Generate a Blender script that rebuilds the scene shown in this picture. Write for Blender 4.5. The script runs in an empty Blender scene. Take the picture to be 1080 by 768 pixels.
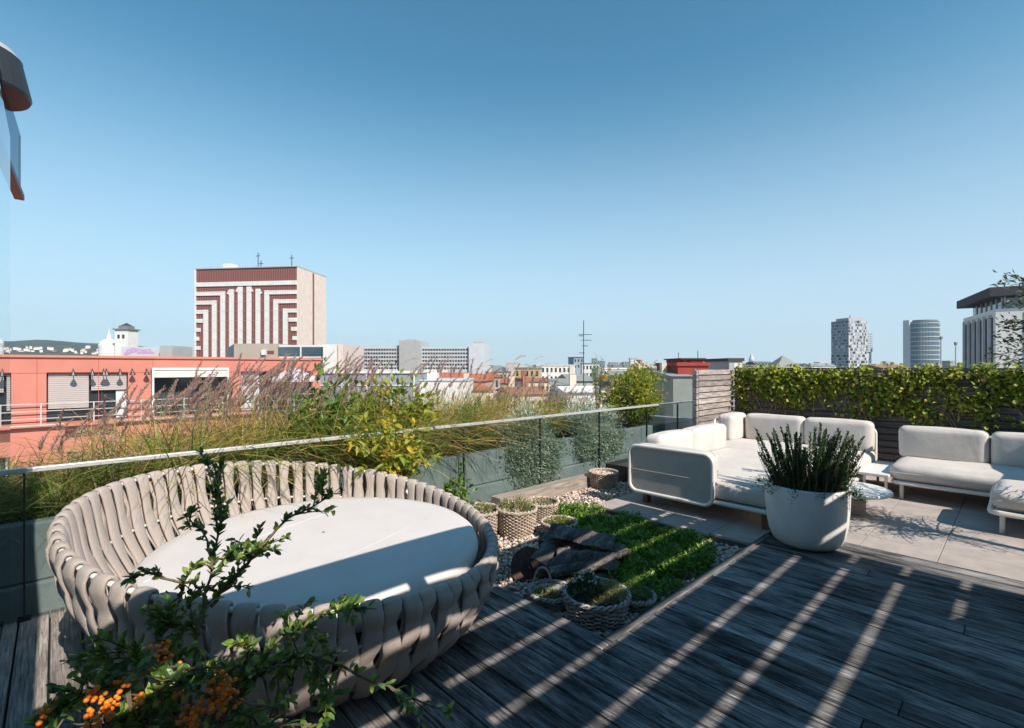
import bpy, math, random
import numpy as np
from mathutils import Vector, Matrix
R = math.radians
rng = random.Random(7)
nr = np.random.default_rng(11)
S = bpy.context.scene
COL = S.collection

# ---------------------------------------------------------------- camera
CAM_H, F, HZ = 1.6, 510.0, 387.0
YAW = -math.atan2(.687, .7266)
cd = bpy.data.cameras.new('camera'); cam = bpy.data.objects.new('camera', cd); COL.objects.link(cam)
cam.location = (0, 0, CAM_H); cam.rotation_euler = (R(90), 0, YAW)
cd.sensor_width = 36; cd.lens = F/1080*36; cd.shift_y = 3/1080; cd.clip_start = .05; cd.clip_end = 30000
S.camera = cam
# ---------------------------------------------------------------- world, sun, exposure
SUN = Vector((-.06, -1.10, 1.0)).normalized()
EL = math.asin(SUN.z); AZ = math.atan2(SUN.x, SUN.y)
w = bpy.data.worlds.new('World'); S.world = w; w.use_nodes = True
nt = w.node_tree; bg = nt.nodes['Background']
sky = nt.nodes.new('ShaderNodeTexSky'); sky.sky_type = 'NISHITA'; sky.sun_disc = False
sky.sun_elevation = EL; sky.sun_rotation = AZ; sky.air_density = 1.0; sky.dust_density = .2; sky.ozone_density = 1.6; sky.altitude = 600
# clear air near the horizon: the sky pales to a cool blue there
tcw = nt.nodes.new('ShaderNodeTexCoord'); sx = nt.nodes.new('ShaderNodeSeparateXYZ'); nt.links.new(tcw.outputs['Generated'], sx.inputs[0])
rw = nt.nodes.new('ShaderNodeValToRGB'); rw.color_ramp.interpolation = 'EASE'; rw.color_ramp.elements[0].color = (.9,.9,.9,1); rw.color_ramp.elements[1].position = .54; rw.color_ramp.elements[1].color = (.0,.0,.0,1)
nt.links.new(sx.outputs[2], rw.inputs[0])
mw = nt.nodes.new('ShaderNodeMix'); mw.data_type = 'RGBA'; mw.inputs[7].default_value = (5.6, 6.9, 8.2, 1)
nt.links.new(rw.outputs[0], mw.inputs[0]); tw = nt.nodes.new('ShaderNodeMix'); tw.data_type = 'RGBA'; tw.blend_type = 'MULTIPLY'; tw.inputs[0].default_value = 1; tw.inputs[7].default_value = (.77, 1.52, 1.47, 1)
nt.links.new(sky.outputs[0], tw.inputs[6]); nt.links.new(tw.outputs[2], mw.inputs[6])
nt.links.new(mw.outputs[2], bg.inputs[0]); bg.inputs[1].default_value = .085
sl = bpy.data.lights.new('sun', 'SUN'); sl.energy = 5.0; sl.angle = R(.3); sl.color = (1, .90, .80)
so = bpy.data.objects.new('sun', sl); COL.objects.link(so); so.rotation_euler = SUN.to_track_quat('Z', 'Y').to_euler(); so.location = (0, 0, 60)
S.view_settings.view_transform = 'Standard'; S.view_settings.look = 'None'; S.view_settings.gamma = 1; S.view_settings.exposure = .40
S.render.engine = 'CYCLES'; S.cycles.use_denoising = True
S.cycles.max_bounces = 8; S.cycles.transparent_max_bounces = 16
try: S.cycles.denoiser = 'OPENIMAGEDENOISE'
except Exception: pass

# ---------------------------------------------------------------- plan helpers
cA, sA = .687, .7266
def at(px, d):
    l = (px-540)/F*d
    return (sA*l + cA*d, -cA*l + sA*d)
def hz(y, d): return CAM_H + (HZ-y)/F*d

# ---------------------------------------------------------------- tagging
def tag(o, label=None, cat=None, group=None, kind=None):
    if label: o['label'] = label
    if cat: o['category'] = cat
    if group: o['group'] = group
    if kind: o['kind'] = kind
    return o
ORG = {}
def thing(name, label, cat, loc=(0,0,0), rz=0, group=None, local=False):
    o = bpy.data.objects.new(name, None); COL.objects.link(o); o.empty_display_size = .2
    o.location = loc; o.rotation_euler = (0,0,rz)
    ORG[o.name] = (0,0,0) if local else tuple(loc)
    return tag(o, label, cat, group)
def copy_tree(o, parent=None):
    c = o.copy(); COL.objects.link(c); c.parent = parent
    for ch in list(o.children): copy_tree(ch, c)
    return c

class MB:
    def __init__(s): s.v = []; s.f = []
    def add(s, vs, fs):
        n = len(s.v); s.v.extend([tuple(p) for p in vs]); s.f.extend([tuple(i+n for i in f) for f in fs]); return s
    def box(s, x0,x1,y0,y1,z0,z1):
        return s.add([(x0,y0,z0),(x1,y0,z0),(x1,y1,z0),(x0,y1,z0),(x0,y0,z1),(x1,y0,z1),(x1,y1,z1),(x0,y1,z1)],
            [(0,3,2,1),(4,5,6,7),(0,1,5,4),(1,2,6,5),(2,3,7,6),(3,0,4,7)])
    def obox(s, c, dx, dy, dz, hx, hy, hz_):
        c, dx, dy, dz = Vector(c), Vector(dx)*hx, Vector(dy)*hy, Vector(dz)*hz_
        vs = [c+a*dx+b*dy+e*dz for e in (-1,1) for a,b in ((-1,-1),(1,-1),(1,1),(-1,1))]
        return s.add(vs, [(0,3,2,1),(4,5,6,7),(0,1,5,4),(1,2,6,5),(2,3,7,6),(3,0,4,7)])
    def tube(s, path, r, n=8, closed=False, cap=True):
        P = [Vector(p) for p in path]; m = len(P)
        rs = r if hasattr(r, '__len__') else [r]*m
        vs, fs = [], []; up = None
        for i, p in enumerate(P):
            t = (P[(i+1) % m]-P[i-1]) if closed else (P[min(i+1,m-1)]-P[max(i-1,0)])
            t = t.normalized() if t.length > 1e-9 else Vector((0,0,1))
            if up is None: up = Vector((0,0,1)) if abs(t.z) < .9 else Vector((1,0,0))
            a = t.cross(up)
            if a.length < 1e-5: a = t.orthogonal()
            a.normalize(); b = a.cross(t).normalized(); up = b
            for k in range(n):
                q = 2*math.pi*k/n
                vs.append(p + (a*math.cos(q)+b*math.sin(q))*rs[i])
        for i in range(m if closed else m-1):
            j = (i+1) % m
            for k in range(n): fs.append((i*n+k, i*n+(k+1)%n, j*n+(k+1)%n, j*n+k))
        if cap and not closed: fs += [tuple(range(n-1,-1,-1)), tuple((m-1)*n+k for k in range(n))]
        return s.add(vs, fs)
    def lathe(s, c, prof, n=48, fn=None, cap_top=False, cap_bot=False):
        vs, fs = [], []; m = len(prof)
        for i,(r,z) in enumerate(prof):
            for k in range(n):
                q = 2*math.pi*k/n
                rr, zz = fn(r,z,q) if fn else (r,z)
                vs.append((c[0]+rr*math.cos(q), c[1]+rr*math.sin(q), c[2]+zz))
        for i in range(m-1):
            for k in range(n): fs.append((i*n+k, i*n+(k+1)%n, (i+1)*n+(k+1)%n, (i+1)*n+k))
        if cap_bot: fs.append(tuple(range(n-1,-1,-1)))
        if cap_top: fs.append(tuple((m-1)*n+k for k in range(n)))
        return s.add(vs, fs)
    def prism(s, poly, z0, z1):
        n = len(poly)
        a = sum(poly[i][0]*poly[(i+1)%n][1]-poly[(i+1)%n][0]*poly[i][1] for i in range(n))
        if a < 0: poly = poly[::-1]
        return s.add([(x,y,z0) for x,y in poly]+[(x,y,z1) for x,y in poly],
            [tuple(range(n-1,-1,-1)), tuple(range(n,2*n))]+[(i,(i+1)%n,n+(i+1)%n,n+i) for i in range(n)])
    def gable(s, x0,x1,y0,y1,z0,z1,along='x',over=.3):
        x0-=over; x1+=over; y0-=over; y1+=over
        if along=='x':
            ym=(y0+y1)/2; vs=[(x0,y0,z0),(x0,y1,z0),(x0,ym,z1),(x1,y0,z0),(x1,y1,z0),(x1,ym,z1)]
        else:
            xm=(x0+x1)/2; vs=[(x1,y0,z0),(x0,y0,z0),(xm,y0,z1),(x1,y1,z0),(x0,y1,z0),(xm,y1,z1)]
        return s.add(vs,[(0,2,1),(3,4,5),(0,3,5,2),(1,2,5,4),(0,1,4,3)])
    def pyramid(s, x0,x1,y0,y1,z0,z1):
        xm,ym=(x0+x1)/2,(y0+y1)/2
        return s.add([(x0,y0,z0),(x1,y0,z0),(x1,y1,z0),(x0,y1,z0),(xm,ym,z1)],[(3,2,1,0),(0,1,4),(1,2,4),(2,3,4),(3,0,4)])
    def cushion(s, x0,x1,y0,y1,z0,z1, r=.07, puff=.02, n=14, seed=0):
        c = Vector(((x0+x1)/2,(y0+y1)/2,(z0+z1)/2)); h = Vector(((x1-x0)/2,(y1-y0)/2,(z1-z0)/2)); r=min(r,min(h)*.98)
        vs, fs, idx = [], [], {}
        rr = random.Random(seed); ph=[rr.uniform(0,6) for _ in range(6)]
        def V(p):
            k = tuple(round(q,4) for q in p)
            if k in idx: return idx[k]
            q = Vector((p[0]*h.x,p[1]*h.y,p[2]*h.z))
            inn = Vector([max(-(h[i]-r),min(h[i]-r,q[i])) for i in range(3)])
            o = q-inn
            if o.length>1e-9: o = o.normalized()*r
            q = inn+o
            for i in range(3):
                j,k2=(i+1)%3,(i+2)%3
                g=(1-p[j]**2)*(1-p[k2]**2)
                q[i]+= p[i]*puff*g + .004*math.sin(7*q[j]+ph[i])*math.sin(9*q[k2]+ph[i+3])*abs(p[i])
            idx[k]=len(vs); vs.append(c+q); return idx[k]
        def g(t): return math.copysign(abs(t)**.75,t)
        for ax in range(3):
            for sg in (-1,1):
                for i in range(n):
                    for j in range(n):
                        quad=[]
                        for a,b in ((i,j),(i+1,j),(i+1,j+1),(i,j+1)):
                            p=[0,0,0]; p[ax]=sg; p[(ax+1)%3]=g(2*a/n-1); p[(ax+2)%3]=g(2*b/n-1); quad.append(V(p))
                        fs.append(tuple(quad if sg>0 else quad[::-1]))
        return s.add(vs, fs)
    def ball(s, c, r, n=8, m=5, sq=1):
        prof=[(r*math.sin(math.pi*i/m)+1e-5, -r*sq*math.cos(math.pi*i/m)) for i in range(m+1)]
        return s.lathe(c, prof, n)
    def build(s, name, mat, parent=None, smooth=False, bevel=0):
        o_ = ORG.get(parent.name,(0,0,0)) if parent else (0,0,0)
        me = bpy.data.meshes.new(name)
        vs = np.array(s.v, dtype=np.float32).reshape(-1,3) - np.array(o_, dtype=np.float32)
        me.from_pydata(vs.tolist(), [], s.f); me.validate()
        me.materials.append(mat)
        if smooth: me.polygons.foreach_set('use_smooth', [True]*len(me.polygons))
        o = bpy.data.objects.new(name, me); COL.objects.link(o)
        if parent: o.parent = parent
        ORG[o.name] = o_
        if bevel:
            b = o.modifiers.new('bevel','BEVEL'); b.width=bevel; b.segments=2; b.limit_method='ANGLE'; b.angle_limit=R(40)
        return o

def leaves(mb, P, D, L, W, fold=.15, roll=None, droop=.1):
    """leaf blades: base P, direction D, length L, width W (arrays)"""
    P=np.asarray(P,float); D=np.asarray(D,float); n=len(P)
    if n==0: return mb
    D=D/np.linalg.norm(D,axis=1,keepdims=True)
    up=nr.normal(size=(n,3))*.5+np.array([0,0,1.0])
    Sd=np.cross(D,up); Sd/=np.linalg.norm(Sd,axis=1,keepdims=True)+1e-9
    N=np.cross(Sd,D)
    L=np.broadcast_to(np.asarray(L,float),(n,))[:,None]; W=np.broadcast_to(np.asarray(W,float),(n,))[:,None]
    a=P; m1=P+D*L*.35; m2=P+D*L*.72-N*L*droop*.5; tip=P+D*L-N*L*droop
    l1=m1+Sd*W*.48+N*W*fold; r1=m1-Sd*W*.48+N*W*fold
    l2=m2+Sd*W*.43+N*W*fold; r2=m2-Sd*W*.43+N*W*fold
    vs=np.stack([a,l1,m1,r1,l2,m2,r2,tip],1).reshape(-1,3)
    base=len(mb.v)
    mb.v.extend(map(tuple,vs.tolist()))
    pat=[(0,2,1),(0,3,2),(1,2,5,4),(2,3,6,5),(4,5,7),(5,6,7)]
    for i in range(n):
        b=base+i*8
        for f in pat: mb.f.append(tuple(b+k for k in f))
    return mb
def simple_leaves(mb, P, D, L, W, fold=.25):
    P=np.asarray(P,float); D=np.asarray(D,float); n=len(P)
    D=D/np.linalg.norm(D,axis=1,keepdims=True)
    up=nr.normal(size=(n,3))*.6+np.array([0,0,.8])
    Sd=np.cross(D,up); Sd/=np.linalg.norm(Sd,axis=1,keepdims=True)+1e-9
    N=np.cross(Sd,D)
    L=np.broadcast_to(np.asarray(L,float),(n,))[:,None]; W=np.broadcast_to(np.asarray(W,float),(n,))[:,None]
    m=P+D*L*.5
    vs=np.stack([P,m+Sd*W*.5+N*W*fold,P+D*L,m-Sd*W*.5+N*W*fold],1).reshape(-1,3)
    base=len(mb.v); mb.v.extend(map(tuple,vs.tolist()))
    for i in range(n):
        b=base+i*4; mb.f.append((b,b+2,b+1)); mb.f.append((b,b+3,b+2))
    return mb
def blades(mb, P, D, L, W, bend, seg=4):
    """arching grass blades"""
    P=np.asarray(P,float); D=np.asarray(D,float); n=len(P)
    D=D/np.linalg.norm(D,axis=1,keepdims=True)
    out=D.copy(); out[:,2]=0; out+=nr.normal(size=(n,3))*.05*np.array([1,1,0]); out/=np.linalg.norm(out,axis=1,keepdims=True)+1e-9
    Sd=np.cross(out,[0,0,1.]); Sd+=nr.normal(size=(n,3))*.4; Sd/=np.linalg.norm(Sd,axis=1,keepdims=True)
    L=np.broadcast_to(L,(n,))[:,None]; W=np.broadcast_to(W,(n,))[:,None]; bend=np.broadcast_to(bend,(n,))[:,None]
    rows=[]
    for k in range(seg+1):
        t=k/seg
        c=P+D*L*t+out*L*bend*t*t-np.array([0,0,1.])*L*bend*.75*t**2.5
        ww=W*(1-t**1.5)*.5+.0006
        rows+= [c-Sd*ww, c+Sd*ww]
    vs=np.stack(rows,1).reshape(-1,3); base=len(mb.v); mb.v.extend(map(tuple,vs.tolist())); q=2*(seg+1)
    for i in range(n):
        b=base+i*q
        for k in range(seg): mb.f.append((b+2*k,b+2*k+1,b+2*k+3,b+2*k+2))
    return c

# ---------------------------------------------------------------- materials
def newmat(name):
    m=bpy.data.materials.new(name); m.use_nodes=True; n=m.node_tree.nodes; return m, m.node_tree, n['Principled BSDF']
def ramp(nt, stops):
    r=nt.nodes.new('ShaderNodeValToRGB'); e=r.color_ramp.elements
    while len(e)<len(stops): e.new(.5)
    for k,(p,c) in enumerate(stops): e[k].position=p; e[k].color=(*c,1)
    return r
def mat(name, c, rough=.6, var=.12, scale=6, bump=0, bscale=60, stretch=(1,1,1), metal=0, c2=None, spec=.5, detail=5):
    m,nt,b=newmat(name)
    tc=nt.nodes.new('ShaderNodeTexCoord'); mp=nt.nodes.new('ShaderNodeMapping'); mp.inputs['Scale'].default_value=stretch
    nt.links.new(tc.outputs['Object'],mp.inputs[0])
    no=nt.nodes.new('ShaderNodeTexNoise'); no.inputs['Scale'].default_value=scale; no.inputs['Detail'].default_value=detail; no.inputs['Roughness'].default_value=.65
    nt.links.new(mp.outputs[0],no.inputs['Vector'])
    c2=c2 or tuple(x*(1-2*var) for x in c); hi=tuple(min(1,x*(1+var)) for x in c)
    rp=ramp(nt,[(.3,c2),(.7,hi)]); nt.links.new(no.outputs[0],rp.inputs[0]); nt.links.new(rp.outputs[0],b.inputs['Base Color'])
    b.inputs['Roughness'].default_value=rough; b.inputs['Metallic'].default_value=metal; b.inputs['Specular IOR Level'].default_value=spec
    if bump:
        n2=nt.nodes.new('ShaderNodeTexNoise'); n2.inputs['Scale'].default_value=bscale; n2.inputs['Detail'].default_value=4
        nt.links.new(mp.outputs[0],n2.inputs['Vector'])
        bp=nt.nodes.new('ShaderNodeBump'); bp.inputs['Strength'].default_value=bump; bp.inputs['Distance'].default_value=.01
        nt.links.new(n2.outputs[0],bp.inputs['Height']); nt.links.new(bp.outputs[0],b.inputs['Normal'])
    return m
def leafmat(name, stops, rough=.45, trans=.35, spec=.4):
    m,nt,b=newmat(name)
    g=nt.nodes.new('ShaderNodeNewGeometry'); rp=ramp(nt,stops); nt.links.new(g.outputs['Random Per Island'],rp.inputs[0])
    nt.links.new(rp.outputs[0],b.inputs['Base Color']); b.inputs['Roughness'].default_value=rough; b.inputs['Specular IOR Level'].default_value=spec
    t=nt.nodes.new('ShaderNodeBsdfTranslucent'); h=nt.nodes.new('ShaderNodeHueSaturation'); h.inputs['Value'].default_value=1.5; h.inputs['Hue'].default_value=.485
    nt.links.new(rp.outputs[0],h.inputs['Color']); nt.links.new(h.outputs[0],t.inputs[0])
    mx=nt.nodes.new('ShaderNodeMixShader'); mx.inputs[0].default_value=trans
    nt.links.new(b.outputs[0],mx.inputs[1]); nt.links.new(t.outputs[0],mx.inputs[2]); nt.links.new(mx.outputs[0],nt.nodes['Material Output'].inputs[0])
    return m
def glassmat(name, tint=(.86,.95,.93), rough=0, refl=1.0):
    m,nt,b=newmat(name); nt.nodes.remove(b)
    t=nt.nodes.new('ShaderNodeBsdfTransparent'); t.inputs[0].default_value=(*tint,1)
    g=nt.nodes.new('ShaderNodeBsdfGlossy'); g.inputs['Roughness'].default_value=rough; g.inputs['Color'].default_value=(refl,refl,refl,1)
    fr=nt.nodes.new('ShaderNodeFresnel'); fr.inputs[0].default_value=1.5
    ge=nt.nodes.new('ShaderNodeNewGeometry'); iv=nt.nodes.new('ShaderNodeMath'); iv.operation='SUBTRACT'; iv.inputs[0].default_value=1; nt.links.new(ge.outputs['Backfacing'],iv.inputs[1])
    ml=nt.nodes.new('ShaderNodeMath'); ml.operation='MULTIPLY'; nt.links.new(fr.outputs[0],ml.inputs[0]); nt.links.new(iv.outputs[0],ml.inputs[1])
    mx=nt.nodes.new('ShaderNodeMixShader'); nt.links.new(ml.outputs[0],mx.inputs[0]); nt.links.new(t.outputs[0],mx.inputs[1]); nt.links.new(g.outputs[0],mx.inputs[2])
    nt.links.new(mx.outputs[0],nt.nodes['Material Output'].inputs[0]); return m
def woodmat(name, dark, light, along='y', rough=.75, stain=None, amount=.5):
    """weathered boards: grain along one axis, each board its own tone, dark patches of damp and wear"""
    m,nt,b=newmat(name); L=nt.links
    tc=nt.nodes.new('ShaderNodeTexCoord'); g=nt.nodes.new('ShaderNodeNewGeometry')
    off=nt.nodes.new('ShaderNodeVectorMath'); off.operation='ADD'
    sc=nt.nodes.new('ShaderNodeVectorMath'); sc.operation='SCALE'; sc.inputs[0].default_value=(37,53,0); L.new(g.outputs['Random Per Island'],sc.inputs['Scale'])
    L.new(tc.outputs['Object'],off.inputs[0]); L.new(sc.outputs[0],off.inputs[1])
    mp=nt.nodes.new('ShaderNodeMapping'); mp.inputs['Scale'].default_value={'y':(60,2.6,20),'x':(2.6,60,20),'z':(60,60,2.6)}[along]; L.new(off.outputs[0],mp.inputs[0])
    n1=nt.nodes.new('ShaderNodeTexNoise'); n1.inputs['Scale'].default_value=1.6; n1.inputs['Detail'].default_value=8; n1.inputs['Roughness'].default_value=.7; L.new(mp.outputs[0],n1.inputs['Vector'])
    r1=ramp(nt,[(.36,dark),(.62,light)]); L.new(n1.outputs[0],r1.inputs[0])
    mp2=nt.nodes.new('ShaderNodeMapping'); mp2.inputs['Scale'].default_value={'y':(5,.9,5),'x':(.9,5,5),'z':(5,5,.9)}[along]; L.new(off.outputs[0],mp2.inputs[0])
    n2=nt.nodes.new('ShaderNodeTexNoise'); n2.inputs['Scale'].default_value=1.3; n2.inputs['Detail'].default_value=6; n2.inputs['Roughness'].default_value=.75; L.new(mp2.outputs[0],n2.inputs['Vector'])
    r2=ramp(nt,[(.42,(0,0,0)),(.62,(1,1,1))]); L.new(n2.outputs[0],r2.inputs[0])
    st=stain or tuple(x*.35 for x in dark)
    mx=nt.nodes.new('ShaderNodeMix'); mx.data_type='RGBA'; mx.inputs[7].default_value=(*st,1)
    mu=nt.nodes.new('ShaderNodeMath'); mu.operation='MULTIPLY'; mu.inputs[1].default_value=amount; L.new(r2.outputs[0],mu.inputs[0]); L.new(mu.outputs[0],mx.inputs[0]); L.new(r1.outputs[0],mx.inputs[6])
    hv=nt.nodes.new('ShaderNodeHueSaturation'); L.new(mx.outputs[2],hv.inputs['Color'])
    mr=nt.nodes.new('ShaderNodeMapRange'); mr.inputs[3].default_value=.62; mr.inputs[4].default_value=1.3; L.new(g.outputs['Random Per Island'],mr.inputs[0]); L.new(mr.outputs[0],hv.inputs['Value'])
    L.new(hv.outputs[0],b.inputs['Base Color']); b.inputs['Roughness'].default_value=rough; b.inputs['Specular IOR Level'].default_value=.25
    bp=nt.nodes.new('ShaderNodeBump'); bp.inputs['Strength'].default_value=.5; bp.inputs['Distance'].default_value=.004; L.new(n1.outputs[0],bp.inputs['Height']); L.new(bp.outputs[0],b.inputs['Normal'])
    return m
M={}
M['deck']=woodmat('deck_wood',(.11,.10,.095),(.44,.39,.35),'y',stain=(.03,.03,.032),amount=.55)
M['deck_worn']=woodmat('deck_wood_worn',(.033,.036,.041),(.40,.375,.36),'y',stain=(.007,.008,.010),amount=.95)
M['deck_edge']=woodmat('deck_edge_wood',(.07,.07,.07),(.36,.335,.315),'x',stain=(.02,.02,.022),amount=.6)
M['trimwood']=woodmat('trim_wood',(.14,.13,.12),(.36,.325,.30),'x',amount=.35)
M['beamwood']=woodmat('beam_wood',(.25,.21,.18),(.50,.43,.37),'x',amount=.25)
M['slat']=woodmat('slat_wood',(.07,.06,.056),(.21,.18,.17),'y',amount=.3)
M['slat_x']=woodmat('slat_wood_x',(.20,.17,.155),(.46,.40,.37),'x',amount=.2)
M['log']=woodmat('log_wood',(.04,.033,.03),(.27,.23,.21),'x',amount=.75)
M['bark']=mat('bark',(.10,.07,.05),.9,.3,8,.8,30)
M['stone']=mat('stone_tile',(.41,.36,.325),.8,.13,3,.15,90)
M['joint']=mat('tile_bed',(.12,.11,.10),.9)
M['gravelbed']=mat('gravel_bed',(.30,.25,.21),.95,.3,30,.6,80)
M['cushion']=mat('outdoor_fabric',(.60,.565,.54),.85,.03,4,.12,260)
M['cushion2']=mat('sofa_fabric',(.58,.54,.50),.9,.05,3,.5,11,spec=.2)
M['panel']=mat('panel_fabric',(.46,.42,.385),.9,.08,6,.2,200)
M['strap']=mat('strap_fabric',(.53,.462,.415),.95,.16,420,.6,700,spec=.15,detail=2)
M['whitemetal']=mat('white_metal',(.72,.69,.65),.4,.02)
M['greymetal']=mat('grey_metal',(.55,.54,.53),.4,.05,metal=.3)
M['darkmetal']=mat('dark_metal',(.03,.032,.035),.45,.1)
M['rust']=mat('rusty_steel',(.10,.05,.035),.85,.3,12,.3,40)
M['foot']=mat('wood_foot',(.16,.08,.045),.5,.2,12,stretch=(1,1,.2))
M['glass']=glassmat('rail_glass',(.77,.83,.83))
M['glasswall']=glassmat('wall_glass',(.84,.92,.94))
M['fascia']=glassmat('fascia_glass',(.45,.62,.74),refl=.45)
M['planter']=mat('planter_concrete',(.37,.37,.36),.85,.12,3,.2,50)
M['soil']=mat('soil',(.05,.037,.027),.95,.3,20,.8,40)
M['potwhite']=mat('glazed_pot',(.70,.70,.68),.5,.05,5,.05,40)
M['potgrey']=mat('pot_grey',(.25,.24,.23),.7,.1)
M['wicker']=mat('wicker',(.50,.40,.32),.8,.3,25,.3,120)
M['wicker_pale']=mat('wicker_pale',(.44,.42,.40),.8,.3,25,.3,120)
M['grass_green']=leafmat('green_blade',[(0,(.07,.13,.02)),(.5,(.17,.25,.04)),(1,(.33,.38,.07))],.55,.4)
M['grass_rust']=leafmat('rust_blade',[(0,(.36,.28,.07)),(.5,(.60,.42,.14)),(1,(.70,.52,.22))],.6,.4)
M['grass']=leafmat('grass_blade',[(0,(.12,.17,.03)),(.35,(.24,.26,.05)),(.62,(.42,.36,.10)),(.85,(.55,.41,.16)),(1,(.58,.36,.15))],.6,.4)
M['plume']=leafmat('grass_plume',[(0,(.26,.16,.14)),(.5,(.40,.28,.23)),(1,(.54,.42,.33))],.8,.45)
M['plume_pale']=leafmat('pale_plume',[(0,(.42,.30,.18)),(1,(.60,.48,.32))],.8,.45)
M['ivy']=leafmat('ivy_leaf',[(0,(.08,.14,.02)),(.3,(.20,.28,.03)),(.65,(.40,.44,.05)),(.93,(.58,.52,.09)),(1,(.42,.24,.06))],.45,.4)
M['green']=leafmat('shrub_leaf',[(0,(.05,.11,.02)),(.5,(.10,.20,.03)),(1,(.20,.30,.05))],.4,.35)
M['bright']=leafmat('bright_leaf',[(0,(.10,.16,.02)),(.5,(.22,.28,.03)),(.85,(.36,.36,.04)),(1,(.45,.30,.05))],.45,.4)
M['yellow']=leafmat('citrus_leaf',[(0,(.14,.22,.03)),(.5,(.32,.38,.05)),(.8,(.52,.47,.06)),(1,(.75,.45,.04))],.45,.45)
M['silver']=leafmat('silver_leaf',[(0,(.20,.25,.17)),(.5,(.40,.45,.34)),(1,(.60,.64,.52))],.6,.3)
M['rosemary']=leafmat('rosemary_leaf',[(0,(.02,.055,.022)),(.6,(.045,.10,.035)),(1,(.09,.16,.05))],.6,.25,.2)
M['cover']=leafmat('cover_leaf',[(0,(.04,.10,.02)),(.5,(.11,.22,.03)),(1,(.26,.40,.06))],.4,.4)
M['sedum']=leafmat('sedum_leaf',[(0,(.10,.14,.05)),(.5,(.20,.24,.07)),(.85,(.30,.30,.12)),(1,(.40,.22,.14))],.5,.3)
M['pyra']=leafmat('firethorn_leaf',[(0,(.04,.10,.028)),(.45,(.10,.19,.04)),(.8,(.21,.31,.06)),(1,(.36,.42,.09))],.35,.25,.5)
M['olive']=leafmat('olive_leaf',[(0,(.05,.075,.045)),(.6,(.10,.13,.08)),(1,(.2,.22,.16))],.5,.25)
M['berry']=mat('berry',(.93,.23,.01),.35,.15,30)
M['stem']=mat('stem',(.16,.12,.07),.8,.2,20)
M['greenstem']=mat('green_stem',(.16,.20,.05),.7,.2,20)
# ================================================================ THE TERRACE
GZ=-28.0
mb=MB(); 
for k in range(-9,37):
    pass
def struct(name, mb, m, **k): return tag(mb.build(name,m,**k),kind='structure')
struct('terrace_slab', MB().box(-7,11.2,-6,6.3,-1.2,-.17), M['planter'])
mb=MB(); mb2=MB()
u=-3.0; i=0
while u<5.24:
    w_=.142; x0,x1=u,min(u+w_-.009,5.25)
    ve=4.40 if x1<2.36 else 1.642
    cuts=sorted([rng.uniform(-3,1) for _ in range(1)]) if i%2 else []
    segs=[-4.5]+cuts+[ve]
    for a,b in zip(segs,segs[1:]):
        (mb if u<1.1 else mb2).box(x0,x1,a+.002,b-.002,-.035+rng.uniform(-.001,.001),rng.uniform(-.0015,.0015))
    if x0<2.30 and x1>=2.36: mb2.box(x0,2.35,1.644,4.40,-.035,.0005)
    u+=w_; i+=1
struct('deck', mb, M['deck'], bevel=.004)
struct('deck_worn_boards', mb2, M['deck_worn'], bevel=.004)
struct('deck_edge_board', MB().box(2.362,4.95,1.648,1.70,-.035,.001).box(2.362,4.95,1.672,1.698,-.17,-.037), M['deck_edge'], bevel=.004)
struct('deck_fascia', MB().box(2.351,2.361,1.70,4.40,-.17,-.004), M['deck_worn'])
struct('deck_bed', MB().box(-3.2,5.2,-4.5,1.59,-.16,-.05).box(-3.2,2.33,1.59,4.4,-.16,-.05), M['darkmetal'])
mb=MB()
u=-3.0
while u<5.24:
    ve=4.40 if u<2.3 else 1.62
    for v in np.arange(-2.0,ve,.55):
        for e in (.028,.108):
            x=u+e+rng.uniform(-.004,.004); y=v+rng.uniform(-.01,.01); mb.add([(x+.0038*math.cos(q),y+.0038*math.sin(q),.0022) for q in [2*math.pi*k/6 for k in range(6)]],[tuple(range(6))])
    u+=.142
struct('deck_screws', mb, M['darkmetal'])
# stone tiles
mb=MB(); uu=4.56
for a in range(9):
    for b in range(-14,8):
        x0,x1=uu+a*.53,uu+a*.53+.526; y0,y1=-.04+b*.53,-.04+b*.53+.526
        if y0>=3.3: continue
        if y1<=1.62 and x1<=5.26: continue
        if y0<1.5: x0=max(x0,5.262)
        elif y0<1.705:
            if x0<5.26: mb.box(max(x0,4.60),min(x1,5.262),1.705,y1,-.03,-.004)
            if x1>5.30: mb.box(max(x0,5.266),x1,y0,y1,-.03,-.004)
            continue
        y1=min(y1,3.42); x1=min(x1,8.98)
        if x1-x0<.03: continue
        mb.box(x0,x1,y0,y1,-.03,-.004)
struct('stone_paving', mb, M['stone'], bevel=.003)
struct('paving_bed', MB().box(5.255,8.99,-7,1.6,-.16,-.034).box(4.60,8.99,1.705,3.40,-.16,-.034), M['joint'])
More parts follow.
